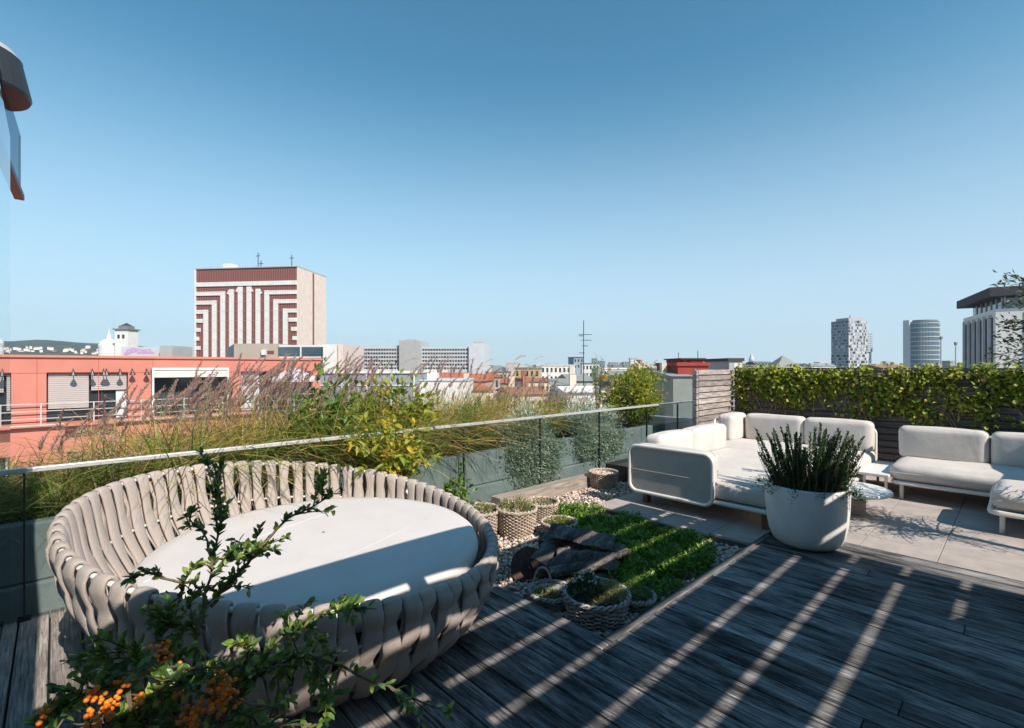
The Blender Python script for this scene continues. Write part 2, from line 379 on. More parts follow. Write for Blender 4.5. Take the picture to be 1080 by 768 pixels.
# gravel
struct('gravel_bed', MB().box(2.37,4.59,1.71,4.39,-.168,-.08).box(4.59,8.9,3.43,4.39,-.168,-.08), M['gravelbed'])
def ico():
    t=(1+5**.5)/2
    v=np.array([(-1,t,0),(1,t,0),(-1,-t,0),(1,-t,0),(0,-1,t),(0,1,t),(0,-1,-t),(0,1,-t),(t,0,-1),(t,0,1),(-t,0,-1),(-t,0,1)],float); v/=np.linalg.norm(v[0])
    f=[(0,11,5),(0,5,1),(0,1,7),(0,7,10),(0,10,11),(1,5,9),(5,11,4),(11,10,2),(10,7,6),(7,1,8),(3,9,4),(3,4,2),(3,2,6),(3,6,8),(3,8,9),(4,9,5),(2,4,11),(6,2,10),(8,6,7),(9,8,1)]
    return v,f
IV,IF=ico()
mb=MB(); n=0
while n<7500:
    if nr.random()<.82: x,y=nr.uniform(2.38,4.55),nr.uniform(1.75,4.36)
    else: x,y=nr.uniform(4.5,6.6),nr.uniform(3.45,4.12)
    s=nr.uniform(.010,.021)
    q=IV*(1+nr.normal(0,.13,(12,1)))*np.array([s*nr.uniform(.8,1.5),s,s*.7])
    a=nr.uniform(0,6.28); c,s_=math.cos(a),math.sin(a)
    q=np.stack([q[:,0]*c-q[:,1]*s_, q[:,0]*s_+q[:,1]*c, q[:,2]],1)+np.array([x,y,-.075+nr.uniform(0,.022)])
    mb.add(q.tolist(),IF); n+=1
M['pebble']=leafmat('pebble',[(0,(.30,.22,.18)),(.4,(.54,.42,.34)),(.8,(.68,.57,.49)),(1,(.76,.70,.65))],.8,.0)
tag(mb.build('gravel',M['pebble'],smooth=True),'pale pinkish pebbles filling the planting bed between deck and paving','gravel',kind='stuff')

# timber beam and black trough along the foot of the railing
tag(MB().box(3.72,5.62,4.13,4.29,-.13,.085).build('timber_beam',M['beamwood'],bevel=.006),'pale weathered timber beam lying on gravel along the glass railing','timber beam')
t=thing('trough','low black metal trough at the foot of the railing beside the sofa','trough',(7.2,4.0,-.13))
MB().box(5.95,8.6,3.86,3.885,-.13,.17).box(5.95,8.6,4.245,4.27,-.13,.17).box(5.95,5.975,3.885,4.245,-.13,.17).box(8.575,8.6,3.885,4.245,-.13,.17).build('box',M['darkmetal'],t,bevel=.004)
MB().box(5.98,8.57,3.89,4.24,-.13,.12).build('soil',M['soil'],t)

# planter with two ledges, behind the glass
t=thing('planter','long low pale concrete planter full of grasses behind the glass railing','planter',(3,5,-.17))
MB().box(-4.2,9.2,4.44,4.56,.20,.58).box(-4.2,9.2,6.0,6.12,-.17,.60).box(-4.2,-4.08,4.56,6.0,-.17,.58).box(9.08,9.2,4.56,6.0,-.17,.58).build('wall',M['planter'],t,bevel=.012)
MB().box(-4.2,9.2,4.40,4.56,-.17,.195).build('plinth',M['planter'],t,bevel=.012)
MB().box(-4.07,9.07,4.565,5.995,-.1,.50).build('soil',M['soil'],t)

# glass railing
t=thing('glass_railing','frameless glass railing with grey metal handrail in front of the planter','railing',(4,4.33,0))
js=[-1.3,-.14,.95,2.05,3.35,4.60,5.88,7.2,8.25,8.9]
for a,b in zip(js,js[1:]):
    MB().box(a+.006,b-.006,4.327,4.339,-.02,.93).build('glass_pane',M['glass'],t)
for a in js:
    MB().box(a-.005,a+.005,4.318,4.348,-.12,.93).build('post',M['darkmetal'],t)
    MB().box(a-.03,a+.03,4.31,4.355,-.13,.02).build('clamp',M['darkmetal'],t)
MB().box(-1.3,8.92,4.312,4.354,.932,.962).build('handrail',M['greymetal'],t,bevel=.004)

# slatted fences
t=thing('slat_fence','tall dark slatted timber fence behind the sofas, overgrown with ivy','fence',(9,0,0))
mb=MB()
for k in range(16): mb.box(9.0,9.03,-6.0,3.62,.03+k*.096,.03+k*.096+.084)
for k in range(15): mb.box(9.034,9.05,-6.0,3.62,.085+k*.096,.085+k*.096+.07)
mb.build('slat_panel',M['slat'],t,bevel=.003)
for y in (3.5,1.8,.1,-1.6,-3.3,-5): MB().box(9.053,9.11,y-.03,y+.03,-.17,1.555).build('post',M['slat'],t)
MB().box(8.985,9.10,-6.0,3.62,1.558,1.585).build('cap_rail',M['slat'],t,bevel=.003)
t=thing('slat_screen','short pale slatted screen with no ivy, between the railing and the fence corner','screen',(8.2,3.65,0))
mb=MB()
for k in range(16): mb.box(7.60,8.97,3.62,3.665,.03+k*.096,.03+k*.096+.080)
for k in range(15): mb.box(7.60,8.97,3.667,3.68,.085+k*.096,.085+k*.096+.07)
mb.build('slat_panel',M['slat_x'],t,bevel=.003)
mb=MB()
for k in range(16): mb.box(7.53,7.595,3.625,3.70,.02+k*.096,.02+k*.096+.082)
mb.box(7.54,7.59,3.66,3.695,-.17,1.565)
mb.build('post',M['slat_x'],t,bevel=.003)
MB().box(8.3,8.36,3.683,3.72,-.17,1.55).build('post',M['slat_x'],t)

# pergola overhead, just outside the picture: its slats throw the stripes
K=1.10; SX=.06
t=thing('pergola','timber slatted pergola over the deck, striping it with shade','pergola',(2,-2.5,0))
for n in range(15):
    c=2.845-.34*n-K*3.0
    MB().box(-3.0,4.75,c-.1285,c+(.32 if n==0 else .1285),2.98,3.01).build('slat',M['slat'],t)
for x in (-2.2,1.2,4.5): MB().box(x-.05,x+.05,-5.4,-.35,2.84,2.978).build('beam',M['slat'],t)
for x in (-2.2,1.2,4.5): MB().box(x-.05,x+.05,-5.3,-5.2,0,2.838).build('post',M['slat'],t)
MB().box(4.45,4.55,-.95,-.85,0,2.838).build('post',M['slat'],t)
t=thing('parasol','unseen round cream parasol added under the pergola to shade the deck','parasol',(3.3,-3.6,0))  # added out of view, to cut short the sun stripes on the deck
MB().lathe((3.3,-3.6,2.35),[(1.5,0),(.05,.38)],24).build('canopy',M['cushion'],t)
MB().tube([(3.3,-3.6,0),(3.3,-3.6,2.7)],.025).build('pole',M['whitemetal'],t)

t=thing('parasol','second unseen cream parasol added to shade the right sofa','parasol',(8.0,-3.25,0))  # another out-of-frame addition, placed so its shade falls across the sofa seat
MB().lathe((8.0,-3.25,2.35),[(1.45,0),(.05,.36)],24).build('canopy',M['cushion'],t)
MB().tube([(8.0,-3.25,0),(8.0,-3.25,2.7)],.025).build('pole',M['whitemetal'],t)
# the house beside the terrace
t=thing('house_wing','pale house wall with a glass end pane and dark overhang beside the deck','house',(-2,0,-.17))
M['plaster']=mat('plaster',(.55,.52,.50),.9,.05,4,.1,80)
MB().box(-5,-.255,-6,2.45,-.17,3.1).build('wall',M['plaster'],t)
M['clad']=mat('sky_blocker_dark',(.07,.07,.072),.7,.1)
MB().box(-5,7,-7.2,-5.7,-.17,3.9).build('rear_sky_blocker',M['clad'],t)  # unseen dark wall added behind the camera to cut sky light on the deck
MB().box(-.212,-.20,2.5,4.30,-.02,3.02).build('glass_pane',M['glasswall'],t)
g=MB().obox((-.278,4.32,3.30),(.041,.999,0),(-.999,.041,0),(0,0,1),1.5,.008,.25).build('glass_fascia',M['fascia'],t)
M['brown']=mat('brown_frame',(.17,.085,.05),.5,.1)
MB().obox((-.278,4.32,3.03),(.041,.999,0),(-.999,.041,0),(0,0,1),1.5,.03,.022).obox((-.2165,5.83,3.30),(.041,.999,0),(-.999,.041,0),(0,0,1),.008,.006,.25).build('frame',M['darkmetal'],g)
x,y=at(-33,3.3)
MB().lathe((x,y,3.50),[(.02,0),(.30,0),(.31,.02),(.265,.24),(.26,.26)],40).build('overhang',M['darkmetal'],t)
MB().lathe((x,y,3.50),[(.262,.263),(.23,.31),(.02,.34)],40).build('roof_edge',M['greymetal'],t)

# ================================================================ FURNITURE
# round daybed: straps woven over a tilted rim, big round cushion
DC=(1.25,3.08); TH0=math.atan2(.687,-.727)-R(2)
t=thing('daybed','large round woven daybed of taupe straps with a flat pale cushion','daybed',(DC[0],DC[1],0))
def rimz(q): return .650+.205*math.cos(q-TH0)
def rimr(q): return 1.175+.095*math.cos(q-TH0)
def wallr(q,T):
    """radius and height of the wall, T=0 at the rim, 1 at the floor"""
    z=rimz(q)*(1-T)+.035*T
    r0=.90; rr=r0+(rimr(q)-r0)*(1-T)**.9+.055*math.sin(math.pi*T)**1.0
    return rr,z
def ring(T,r,dr=0,n=120):
    return MB().tube([(DC[0]+(wallr(q,T)[0]+dr)*math.cos(q),DC[1]+(wallr(q,T)[0]+dr)*math.sin(q),wallr(q,T)[1]) for q in [2*math.pi*k/n for k in range(n)]],r,8,closed=True)
fr=ring(0,.013).build('rim_tube',M['whitemetal'],t,smooth=True)
for T,dr in ((.36,.0),(.70,.0),(.985,-.03)): ring(T,.009,dr).build('frame_ring',M['whitemetal'],t,smooth=True)
NS=74
def strap(i):
    q0=2*math.pi*i/NS; pit=2*math.pi/NS; sg=1 if i%2 else -1
    pts=[]
    H=rimz(q0)
    # inside leg, from under the cushion up to the rim
    nin=30
    Tc=.9 # T where the inner leg goes below the cushion
    for k in range(nin):
        s=k/nin; T=Tc*(1-s)+.0*s
        r,z=wallr(q0,T); ph=T/.36*math.pi
        pts.append((q0+sg*.05*pit*math.sin(ph), r-.020-.012*math.cos(ph)*.5, z, .082-.016*math.sin(ph)**2, .10*sg*math.sin(ph)))
    for k in range(7):
        a=math.pi*(k/6)
        r,z=wallr(q0,0); pts.append((q0, r-.022*math.cos(a), z+.021*math.sin(a), .088, 0))
    for k in range(1,34):
        T=k/33; r,z=wallr(q0,T); ph=T/.36*math.pi
        pin=math.sin(ph*.98)**2 
        c=abs(math.cos(ph*.98))
        pts.append((q0+sg*.09*pit*math.sin(ph), r+.020+.020*(c-.4)*(1-.4*T)+(.012 if sg>0 else 0)*math.sin(ph), z-.004, .092-.016*(1-c)**.8, .24*sg*math.sin(ph)))
    P=[Vector((DC[0]+r*math.cos(q),DC[1]+r*math.sin(q),z)) for q,r,z,w,tw in pts]
    vs,fs=[],[]; n=10; m=len(P)
    for j,p in enumerate(P):
        tg=(P[min(j+1,m-1)]-P[max(j-1,0)]).normalized()
        q=pts[j][0]; sd=Vector((-math.sin(q),math.cos(q),0)); sd=(sd-tg*sd.dot(tg)).normalized()
        nn=tg.cross(sd).normalized(); tw=pts[j][4]; sd,nn=sd*math.cos(tw)+nn*math.sin(tw), nn*math.cos(tw)-sd*math.sin(tw)
        for k in range(n):
            a=2*math.pi*k/n; ca,sa=math.cos(a),math.sin(a)
            vs.append(p+sd*(math.copysign(abs(ca)**.8,ca)*pts[j][3]/2)+nn*(math.copysign(abs(sa)**.8,sa)*.0105))
    for j in range(m-1):
        for k in range(n): fs.append((j*n+k,j*n+(k+1)%n,(j+1)*n+(k+1)%n,(j+1)*n+k))
    MB().add(vs,fs).build('strap',M['strap'],t,smooth=True)
for i in range(NS): strap(i)
cm=MB().lathe((DC[0],DC[1],.33),[(.01,0),(.90,0),(.955,.02),(.985,.06),(.99,.11),(.975,.155),(.94,.182),(.85,.196),(.6,.205),(.3,.21),(.01,.212)],96).build('cushion',M['cushion'],t,smooth=True)
mb=MB()
for off in (.30,-.42):
    dv=Vector((.93,.36,0)).normalized(); pv=Vector((-dv.y,dv.x,0))
    hl=math.sqrt(.93**2-off**2)
    def zt(rr): return .33+ (.212-.02*(rr/.85)**2 if rr<.85 else .192-.12*((rr-.85)/.12)**2*.1)
    mb.tube([(DC[0]+dv.x*s+pv.x*off, DC[1]+dv.y*s+pv.y*off, zt(math.hypot(s,off))-.0005) for s in np.linspace(-hl,hl,30)],.0035,6)
mb.build('seam',M['cushion'],cm,smooth=True)
MB().lathe((DC[0],DC[1],.26),[(.01,0),(.88,0),(.88,.035),(.01,.035)],64).build('base_plate',M['darkmetal'],t)

# sofas
def piping(o, x0,x1,y0,y1,z0,z1):
    """a stitched seam round the middle of the cushion's thin side"""
    h=[(x1-x0)/2,(y1-y0)/2,(z1-z0)/2]; c=((x0+x1)/2,(y0+y1)/2,(z0+z1)/2); ax=h.index(min(h)); E=[Vector((1,0,0)),Vector((0,1,0)),Vector((0,0,1))]
    i,j=[k for k in range(3) if k!=ax]
    sd=rrect(c,E[i],E[j],h[i]+.004,h[j]+.004,.07)
    MB().tube(sd,.0045,6,closed=True).build('piping',M['cushion2'],o,smooth=True)
def cushion_part(name,t,a,**k):
    o=MB().cushion(*a).build(name,M['cushion2'],t,smooth=True); piping(o,*a[:6]); return o
def rrect(c, a, b, ha, hb, r, n=8):
    """rounded rectangle loop in the plane of vectors a,b"""
    c,a,b=Vector(c),Vector(a),Vector(b); out=[]
    for cx,cy,st in ((1,1,0),(-1,1,90),(-1,-1,180),(1,-1,270)):
        for k in range(n+1):
            q=R(st+90*k/n); out.append(c+a*(cx*(ha-r)+r*math.cos(q))+b*(cy*(hb-r)+r*math.sin(q)))
    return out
# front module: u 4.98..7.25, v 1.55..3.25
t=thing('sofa','deep white lounge sofa with a framed end panel nearest the planting bed','sofa',(6.1,2.3,0))
x0,x1,y0,y1=5.02,7.22,1.62,3.22
MB().tube(rrect(((x0+x1)/2,(y0+y1)/2,.185),(1,0,0),(0,1,0),(x1-x0)/2,(y1-y0)/2,.06),.024,8,closed=True).box(x0+.03,x1-.03,y0+.03,y1-.03,.175,.20).build('frame',M['whitemetal'],t,smooth=False)
cushion_part('seat_cushion',t,(x0,x1,y0-.03,y1-.05,.20,.42,.08,.018,22,1))
p=MB().tube(rrect((4.975,2.72,.41),(0,1,0),(0,0,1),.50,.265,.10),.021,10,closed=True).build('end_frame',M['whitemetal'],t,smooth=True)
MB().prism([(0,0)]*3,0,0) if False else None
lp=rrect((4.98,2.72,.41),(0,1,0),(0,0,1),.49,.255,.09)
mb=MB(); n=len(lp); mb.add([(q.x-.006,q.y,q.z) for q in lp]+[(q.x+.012,q.y,q.z) for q in lp],[tuple(range(n)),tuple(range(2*n-1,n-1,-1))]+[(i,n+i,n+(i+1)%n,(i+1)%n) for i in range(n)])
mb.tube([(4.971,2.235,.40),(4.971,3.205,.40)],.004,6)
mb.build('end_panel',M['panel'],p)
cushion_part('arm_cushion',t,(5.0,5.20,2.24,3.20,.24,.685,.075,.015,16,2))
for a,b,sd in ((5.25,6.12,3),(6.14,7.14,4)): cushion_part('back_cushion',t,(a,b,2.97,3.20,.40,.77,.06,.014,16,sd))
for a in (5.12,7.1):
    for b in (1.75,3.08): MB().box(a-.04,a+.04,b-.03,b+.03,-.004,.165).build('leg',M['foot'],t)
# back module with corner
t=thing('sofa','white corner sofa with three back cushions against the ivy fence','sofa',(7.9,2.3,0))
x0,x1,y0,y1=7.27,8.52,1.44,3.42
MB().tube(rrect(((x0+x1)/2,(y0+y1)/2,.185),(1,0,0),(0,1,0),(x1-x0)/2,(y1-y0)/2,.06),.024,8,closed=True).box(x0+.03,x1-.03,y0+.03,y1-.03,.175,.20).build('frame',M['whitemetal'],t)
cushion_part('seat_cushion',t,(x0,x1,y0,y1,.20,.42,.08,.018,20,5))
for a,b,sd in ((1.45,2.28,6),(2.30,3.14,7)): cushion_part('back_cushion',t,(8.22,8.46,a,b,.40,.83,.06,.014,16,sd))
cushion_part('back_cushion',t,(7.82,8.44,3.18,3.42,.40,.83,.06,.014,16,8))
MB().tube(rrect((8.52,2.42,.47),(0,1,0),(0,0,1),.97,.27,.10),.02,8,closed=True).build('back_frame',M['whitemetal'],t,smooth=True)
MB().tube(rrect((8.15,3.46,.47),(1,0,0),(0,0,1),.36,.27,.10),.02,8,closed=True).build('side_frame',M['whitemetal'],t,smooth=True)
for a in (7.4,8.4):
    for b in (1.6,3.3): MB().tube([(a,b,-.004),(a,b,.17)],.022,10).build('leg',M['whitemetal'],t)
# low side table
t=thing('side_table','low square white slab table between the two sofas','table',(7.95,1.27,0))
MB().box(7.32,8.35,1.115,1.425,.255,.29).build('tabletop',M['potwhite'],t,bevel=.008)
for a in (7.42,8.25):
    for b in (1.16,1.38): MB().tube([(a,b,-.004),(a,b,.255)],.016,8).build('leg',M['whitemetal'],t)
# right sofa
t=thing('sofa','white two-cushion sofa on slim metal legs, cut off by the right edge','sofa',(7.9,.1,0))
x0,x1,y0,y1=7.42,8.40,-1.55,1.10
MB().tube(rrect(((x0+x1)/2,(y0+y1)/2,.20),(1,0,0),(0,1,0),(x1-x0)/2,(y1-y0)/2,.08),.024,8,closed=True).box(x0+.03,x1-.03,y0+.03,y1-.03,.19,.215).build('frame',M['whitemetal'],t)
cushion_part('seat_cushion',t,(x0-.02,x1,y0,y1+.03,.215,.43,.10,.02,22,9))
for a,b,sd in ((.29,1.13,10),(-.60,.26,11),(-1.5,-.63,12)): cushion_part('back_cushion',t,(8.07,8.30,a,b,.41,.82,.06,.012,16,sd))
MB().tube(rrect((8.33,-.2,.47),(0,1,0),(0,0,1),1.27,.26,.10),.02,8,closed=True).build('back_frame',M['whitemetal'],t,smooth=True)
for a in (7.50,8.3):
    for b in (1.02,-1.4): MB().tube([(a,b,-.004),(a,b,.20)],.022,10).build('leg',M['whitemetal'],t)
# ottoman
t=thing('ottoman','square white cushioned ottoman in front of the right sofa','ottoman',(7.0,-.2,0))
x0,x1,y0,y1=6.56,7.33,-.62,.22
MB().tube(rrect(((x0+x1)/2,(y0+y1)/2,.20),(1,0,0),(0,1,0),(x1-x0)/2,(y1-y0)/2,.08),.026,8,closed=True).box(x0+.03,x1-.03,y0+.03,y1-.03,.19,.215).build('frame',M['whitemetal'],t)
cushion_part('seat_cushion',t,(x0+.01,x1-.01,y0+.01,y1-.01,.215,.42,.09,.025,20,13))
for a in (6.64,7.25):
    for b in (.14,-.54): MB().tube([(a,b,-.004),(a,b,.20)],.02,10).build('leg',M['whitemetal'],t)
# round coffee table
t=thing('coffee_table','low round pale stone coffee table beside the big white pot','table',(6.45,1.34,0))
MB().lathe((6.45,1.34,.215),[(.01,0),(.37,0),(.39,.012),(.39,.03),(.38,.04),(.01,.042)],56).build('tabletop',M['potwhite'],t)
MB().box(6.30,6.56,1.20,1.46,-.004,.214).build('base',M['stone'],t,bevel=.01)

# big white pot
PC=(4.96,1.355)
t=thing('plant_pot','big rounded white plant pot on the deck corner holding rosemary','pot',(PC[0],PC[1],0))
MB().lathe((PC[0],PC[1],.003),[(.01,0),(.205,.0),(.242,.010),(.275,.045),(.300,.11),(.318,.20),(.330,.34),(.336,.52),(.332,.537),(.315,.537),(.305,.50),(.30,.45)],72).build('shell',M['potwhite'],t,smooth=True)
MB().lathe((PC[0],PC[1],.47),[(.01,.02),(.302,0)],40).build('soil',M['soil'],t)
# ================================================================ PLANTS AND BASKETS
def unit(n): 
    d=nr.normal(size=(n,3)); return d/np.linalg.norm(d,axis=1,keepdims=True)
def plant(name,label,cat,loc,group=None): return thing(name,label,cat,loc,group=group)
# rosemary
t=plant('rosemary_plant','bushy dark rosemary with upright spikes in the big white pot','plant',(PC[0],PC[1],.49))
lf=MB(); st=MB()
for k in range(130):
    a=nr.uniform(0,6.28); r=.27*math.sqrt(nr.uniform(0,1)); b=Vector((PC[0]+r*math.cos(a),PC[1]+r*math.sin(a),.47))
    lean=.25+r*1.5; L=nr.uniform(.32,.62)*(1 if r<.22 else .75)
    d=Vector((math.cos(a)*lean*.7+nr.normal()*.12,math.sin(a)*lean*.7+nr.normal()*.12,1)).normalized()
    pts=[]
    for j in range(7):
        s=j/6; pts.append(b+d*L*s+Vector((math.cos(a),math.sin(a),-.4))*.03*s*(1-s)*4*r/.3)
    st.tube(pts,[.004*(1-.6*j/6) for j in range(7)],5)
    n=int(L*420)
    s=nr.uniform(.08,1,n); base=np.array([list(b+d*L*q) for q in s]); az=nr.uniform(0,6.28,n)
    D=np.stack([np.cos(az),np.sin(az),nr.uniform(.5,1.5,n)],1)+np.array(d)*.5
    simple_leaves(lf,base,D,nr.uniform(.024,.042,n)*(1.15-.45*s),.0085)
for k in range(26): # low side shoots spilling over the rim
    a=nr.uniform(0,6.28); b=np.array([PC[0]+.26*math.cos(a),PC[1]+.26*math.sin(a),.52]); n=50
    s=nr.uniform(0,1,n); o=np.array([math.cos(a),math.sin(a),0])
    base=b+s[:,None]*o*.17+np.stack([nr.normal(0,.02,n),nr.normal(0,.02,n),.08*s-.13*s*s+nr.normal(0,.012,n)],1)
    simple_leaves(lf,base,unit(n)+o+np.array([0,0,.6]),.032,.007)
lf.build('foliage',M['rosemary'],t); st.build('stem',M['stem'],t)

# ornamental grass in the planter, in tufts
def hgt(x): return np.interp(x,[-1.5,-.1,.4,1.2,2.0,3.2,4.5,5.5,7],[.5,.60,.88,1.08,1.2,1.1,1.04,.85,.55])
for nm,mm,ntuft,lab in (('green_grass','grass_green',62,'fresh green ornamental grass tufts filling the planter'),('straw_grass','grass',120,'straw yellow ornamental grass tufts among the green ones'),('russet_grass','grass_rust',75,'russet dry grass stems leaning between the green tufts')):
    lf=MB()
    tx=nr.uniform(-1.3,6.9,ntuft); ty=np.where(tx>3.6,nr.uniform(5.0,5.8,ntuft),nr.uniform(4.65,5.75,ntuft)); per=105
    k=np.repeat(np.arange(ntuft),per); N=len(k); a=nr.uniform(0,6.28,N); q=np.abs(nr.normal(0,.10,N))
    x=tx[k]+q*np.cos(a); y=np.maximum(ty[k]+q*np.sin(a),4.6)
    L=hgt(tx[k])*(.30+.85*nr.uniform(0,1,N)**1.4)*nr.uniform(.8,1.1,ntuft)[k]
    D=np.stack([np.cos(a)*q*3+nr.normal(.10,.16,N),np.sin(a)*q*3+nr.normal(0,.16,N),np.ones(N)],1)
    blades(lf,np.stack([x,y,np.full(N,.49)],1),D,L,nr.uniform(.007,.014,N),nr.uniform(.15,.95,N),5)
    tag(lf.build(nm,M[mm]),lab,'grass',kind='stuff')
lf=MB(); 
N=300
for k in range(N):
    x=nr.choice([nr.uniform(-.2,2.6),nr.uniform(.6,2.2),nr.uniform(2.6,6.6)],p=[.35,.30,.35]); y=nr.uniform(4.75,5.75)
    h=float(hgt(x))*nr.uniform(.62,1.02)*.93; ln=nr.normal(.22,.16); ly=nr.normal(0,.15)
    top=np.array([x+ln*h,y+ly*h,.49+h])
    lf.tube([(x,y,.49),(x+ln*h*.4,y+ly*h*.4,.49+h*.55),tuple(top)],[.002,.0018,.0012],4,cap=False)
    d=np.array([ln*1.6,ly,1.0]); d/=np.linalg.norm(d); PL=nr.uniform(.16,.30); n=130
    s=nr.uniform(0,1,n)
    base=top+s[:,None]*d*PL+np.array([1,0,-.6])*(.05*s**2)[:,None]
    simple_leaves(lf,base,unit(n)*.55+d,nr.uniform(.025,.06,n)*(1.2-s*.8),.0055)
tag(lf.build('grass_plumes',M['plume']),'feathery mauve brown seed heads standing above the ornamental grass','grass',kind='stuff')
lf=MB()
for k in range(26):
    x=nr.uniform(3.0,5.6); y=nr.uniform(5.0,5.8); h=nr.uniform(.95,1.25); ln=nr.normal(.3,.12)
    top=np.array([x+ln*h,y,.49+h]); lf.tube([(x,y,.49),tuple(top)],[.002,.0012],4,cap=False)
    d=np.array([.9,nr.normal()*.2,.6]); d/=np.linalg.norm(d); n=60; s=nr.uniform(0,1,n)
    simple_leaves(lf,top+s[:,None]*d*.25-np.array([0,0,1])*(.08*s**2)[:,None],unit(n)*.5+d,nr.uniform(.02,.04,n),.004)
tag(lf.build('pale_grass_plumes',M['plume_pale']),'pale straw seed heads arching over the middle of the planter','grass',kind='stuff')

def bush(name,label,cat,c,rx,ry,rz,n,m,L,W,base_z,clumps=26,stemmat='stem',detail=True,up=.4,group=None,hang=False):
    """a shrub: branching stems, leaves clustered on twig ends through the crown"""
    t=plant(name,label,cat,(c[0],c[1],base_z),group)
    lf=MB(); st=MB(); C=np.array(c,float)
    cl=unit(clumps)*np.array([rx,ry,rz])*nr.uniform(.45,1.0,(clumps,1)); cl+=C
    for q in cl:
        mid=np.array([C[0]+(q[0]-C[0])*.35+nr.normal()*.02,C[1]+(q[1]-C[1])*.35,base_z+(q[2]-base_z)*.55])
        st.tube([(C[0]+nr.normal()*.03,C[1]+nr.normal()*.03,base_z-.02),tuple(mid),tuple(q)],[.010,.007,.003],5)
    per=n//clumps
    for q in cl:
        s=nr.uniform(.55,1.35); P=q+nr.normal(size=(per,3))*np.array([rx,ry,rz])*.21*s
        P[:,2]=np.maximum(P[:,2],base_z+.02 if not hang else .06)
        if hang:
            lowp=P[:,2]<.60; P[:,1]=np.where(lowp,4.355+.075*nr.random(per),np.maximum(P[:,1],4.37))
        D=(P-C)/np.array([rx,ry,rz])*.6+unit(per)*.8+np.array([0,0,up])
        (leaves if detail else simple_leaves)(lf,P,D,L*nr.uniform(.6,1.25,per),W*nr.uniform(.7,1.2,per))
    lf.build('foliage',m,t); st.build('stem',M[stemmat],t); return t
# shrubs in the planter (centre, radii)
bush('shrub','bright green broadleaf shrub rising above the handrail among the grasses','shrub',(2.75,4.95,.95),.55,.35,.46,2200,M['bright'],.09,.048,.49,40)
bush('shrub','small bright green shrub at the left of the taller broadleaf shrub','shrub',(1.95,4.85,1.0),.35,.25,.42,1000,M['green'],.08,.042,.49,24)
bush('shrub','grey green silver leaved bush spilling over the planter behind the glass','shrub',(4.55,4.55,.52),.48,.24,.48,9500,M['silver'],.065,.016,.49,46,detail=False,hang=True)
bush('shrub','silver leaved bush farther along the planter, nearer the slatted screen','shrub',(6.0,4.55,.58),.55,.24,.44,9500,M['silver'],.065,.016,.49,46,detail=False,hang=True)
bush('shrub','dull green fine leaved bush behind the silver bushes','shrub',(6.5,5.2,.90),.9,.35,.34,4200,M['sedum'],.035,.014,.49,40,detail=False)
bush('tree','small bright yellow green tree at the end of the planter by the screen','tree',(7.75,4.95,1.08),.62,.45,.45,6500,M['bright'],.065,.036,.49,52)
bush('conifer','dark pointed conifer rising behind the small yellow green tree','conifer',(7.75,5.75,1.20),.14,.14,.52,1500,M['green'],.04,.008,.49,24,detail=False,up=1)
bush('shrub','dense dark green shrub against the planter wall left of the citrus','shrub',(1.75,4.72,.75),.55,.22,.33,2400,M['green'],.06,.03,.49,36)
bush('shrub','feathery dark green shrub behind the glass near the silver bush','shrub',(3.65,4.70,.75),.45,.22,.36,4200,M['green'],.05,.009,.49,36,detail=False)

# citrus in white pot behind the daybed
cx,cy=2.33,4.02
t=thing('plant_pot','white square plant pot behind the daybed holding the citrus','pot',(cx,cy,0))
MB().lathe((cx,cy,0),[(.01,.0),(.15,0),(.165,.02),(.205,.44),(.225,.45),(.225,.49),(.20,.495),(.19,.44)],40).build('shell',M['potwhite'],t,smooth=True)
MB().lathe((cx,cy,.43),[(.01,.01),(.19,0)],24).build('soil',M['soil'],t)
t=plant('citrus_plant','yellowing citrus with long bare stems in the white pot behind the daybed','plant',(cx,cy,.44))
lf=MB(); st=MB()
for k in range(38):
    a=nr.uniform(0,6.28); out=nr.uniform(.1,.56); h=nr.uniform(.25,.74); q=np.array([cx+out*math.cos(a),cy+out*.7*math.sin(a),.44+h])
    mid=np.array([cx+out*.4*math.cos(a),cy+out*.3*math.sin(a),.44+h*.6]); b=np.array([cx+nr.normal()*.04,cy+nr.normal()*.04,.43])
    st.tube([tuple(b),tuple(mid),tuple(q)],[.006,.005,.0025],5)
    n=nr.integers(10,20); s=nr.uniform(.35,1.05,n); P=np.where(s[:,None]<.6,b+(mid-b)*(s/.6)[:,None],mid+(q-mid)*((s-.6)/.4)[:,None])
    D=unit(n)*.8+np.array([math.cos(a)*.5,math.sin(a)*.5,.35])
    leaves(lf,P,D,nr.uniform(.06,.13,n),nr.uniform(.025,.042,n),.2,droop=.3)
lf.build('foliage',M['yellow'],t); st.build('stem',M['greenstem'],t)
bush('shrub','upright glossy green shrub on the gravel beside the citrus pot','shrub',(2.98,3.98,.26),.15,.15,.34,520,M['green'],.075,.034,-.13,18)

# pale dried flower heads on the left
t=plant('flowering_plant','pale dried flower heads on thin stems at the left of the planter','plant',(.25,4.9,.49))
st=MB(); fl=MB()
for k in range(16):
    x,y,h=.25+nr.normal()*.10,4.9+nr.normal()*.08,nr.uniform(.35,.62); st.tube([(.25,4.9,.48),(x,y,.49+h)],[.003,.002],4)
    simple_leaves(fl,np.array([x,y,.49+h])+nr.normal(0,.022,(60,3)),unit(60)+np.array([0,0,.4]),.018,.012)
st.build('stem',M['greenstem'],t); tag(fl.build('flower_head',M['plume_pale'],t),kind='stuff')
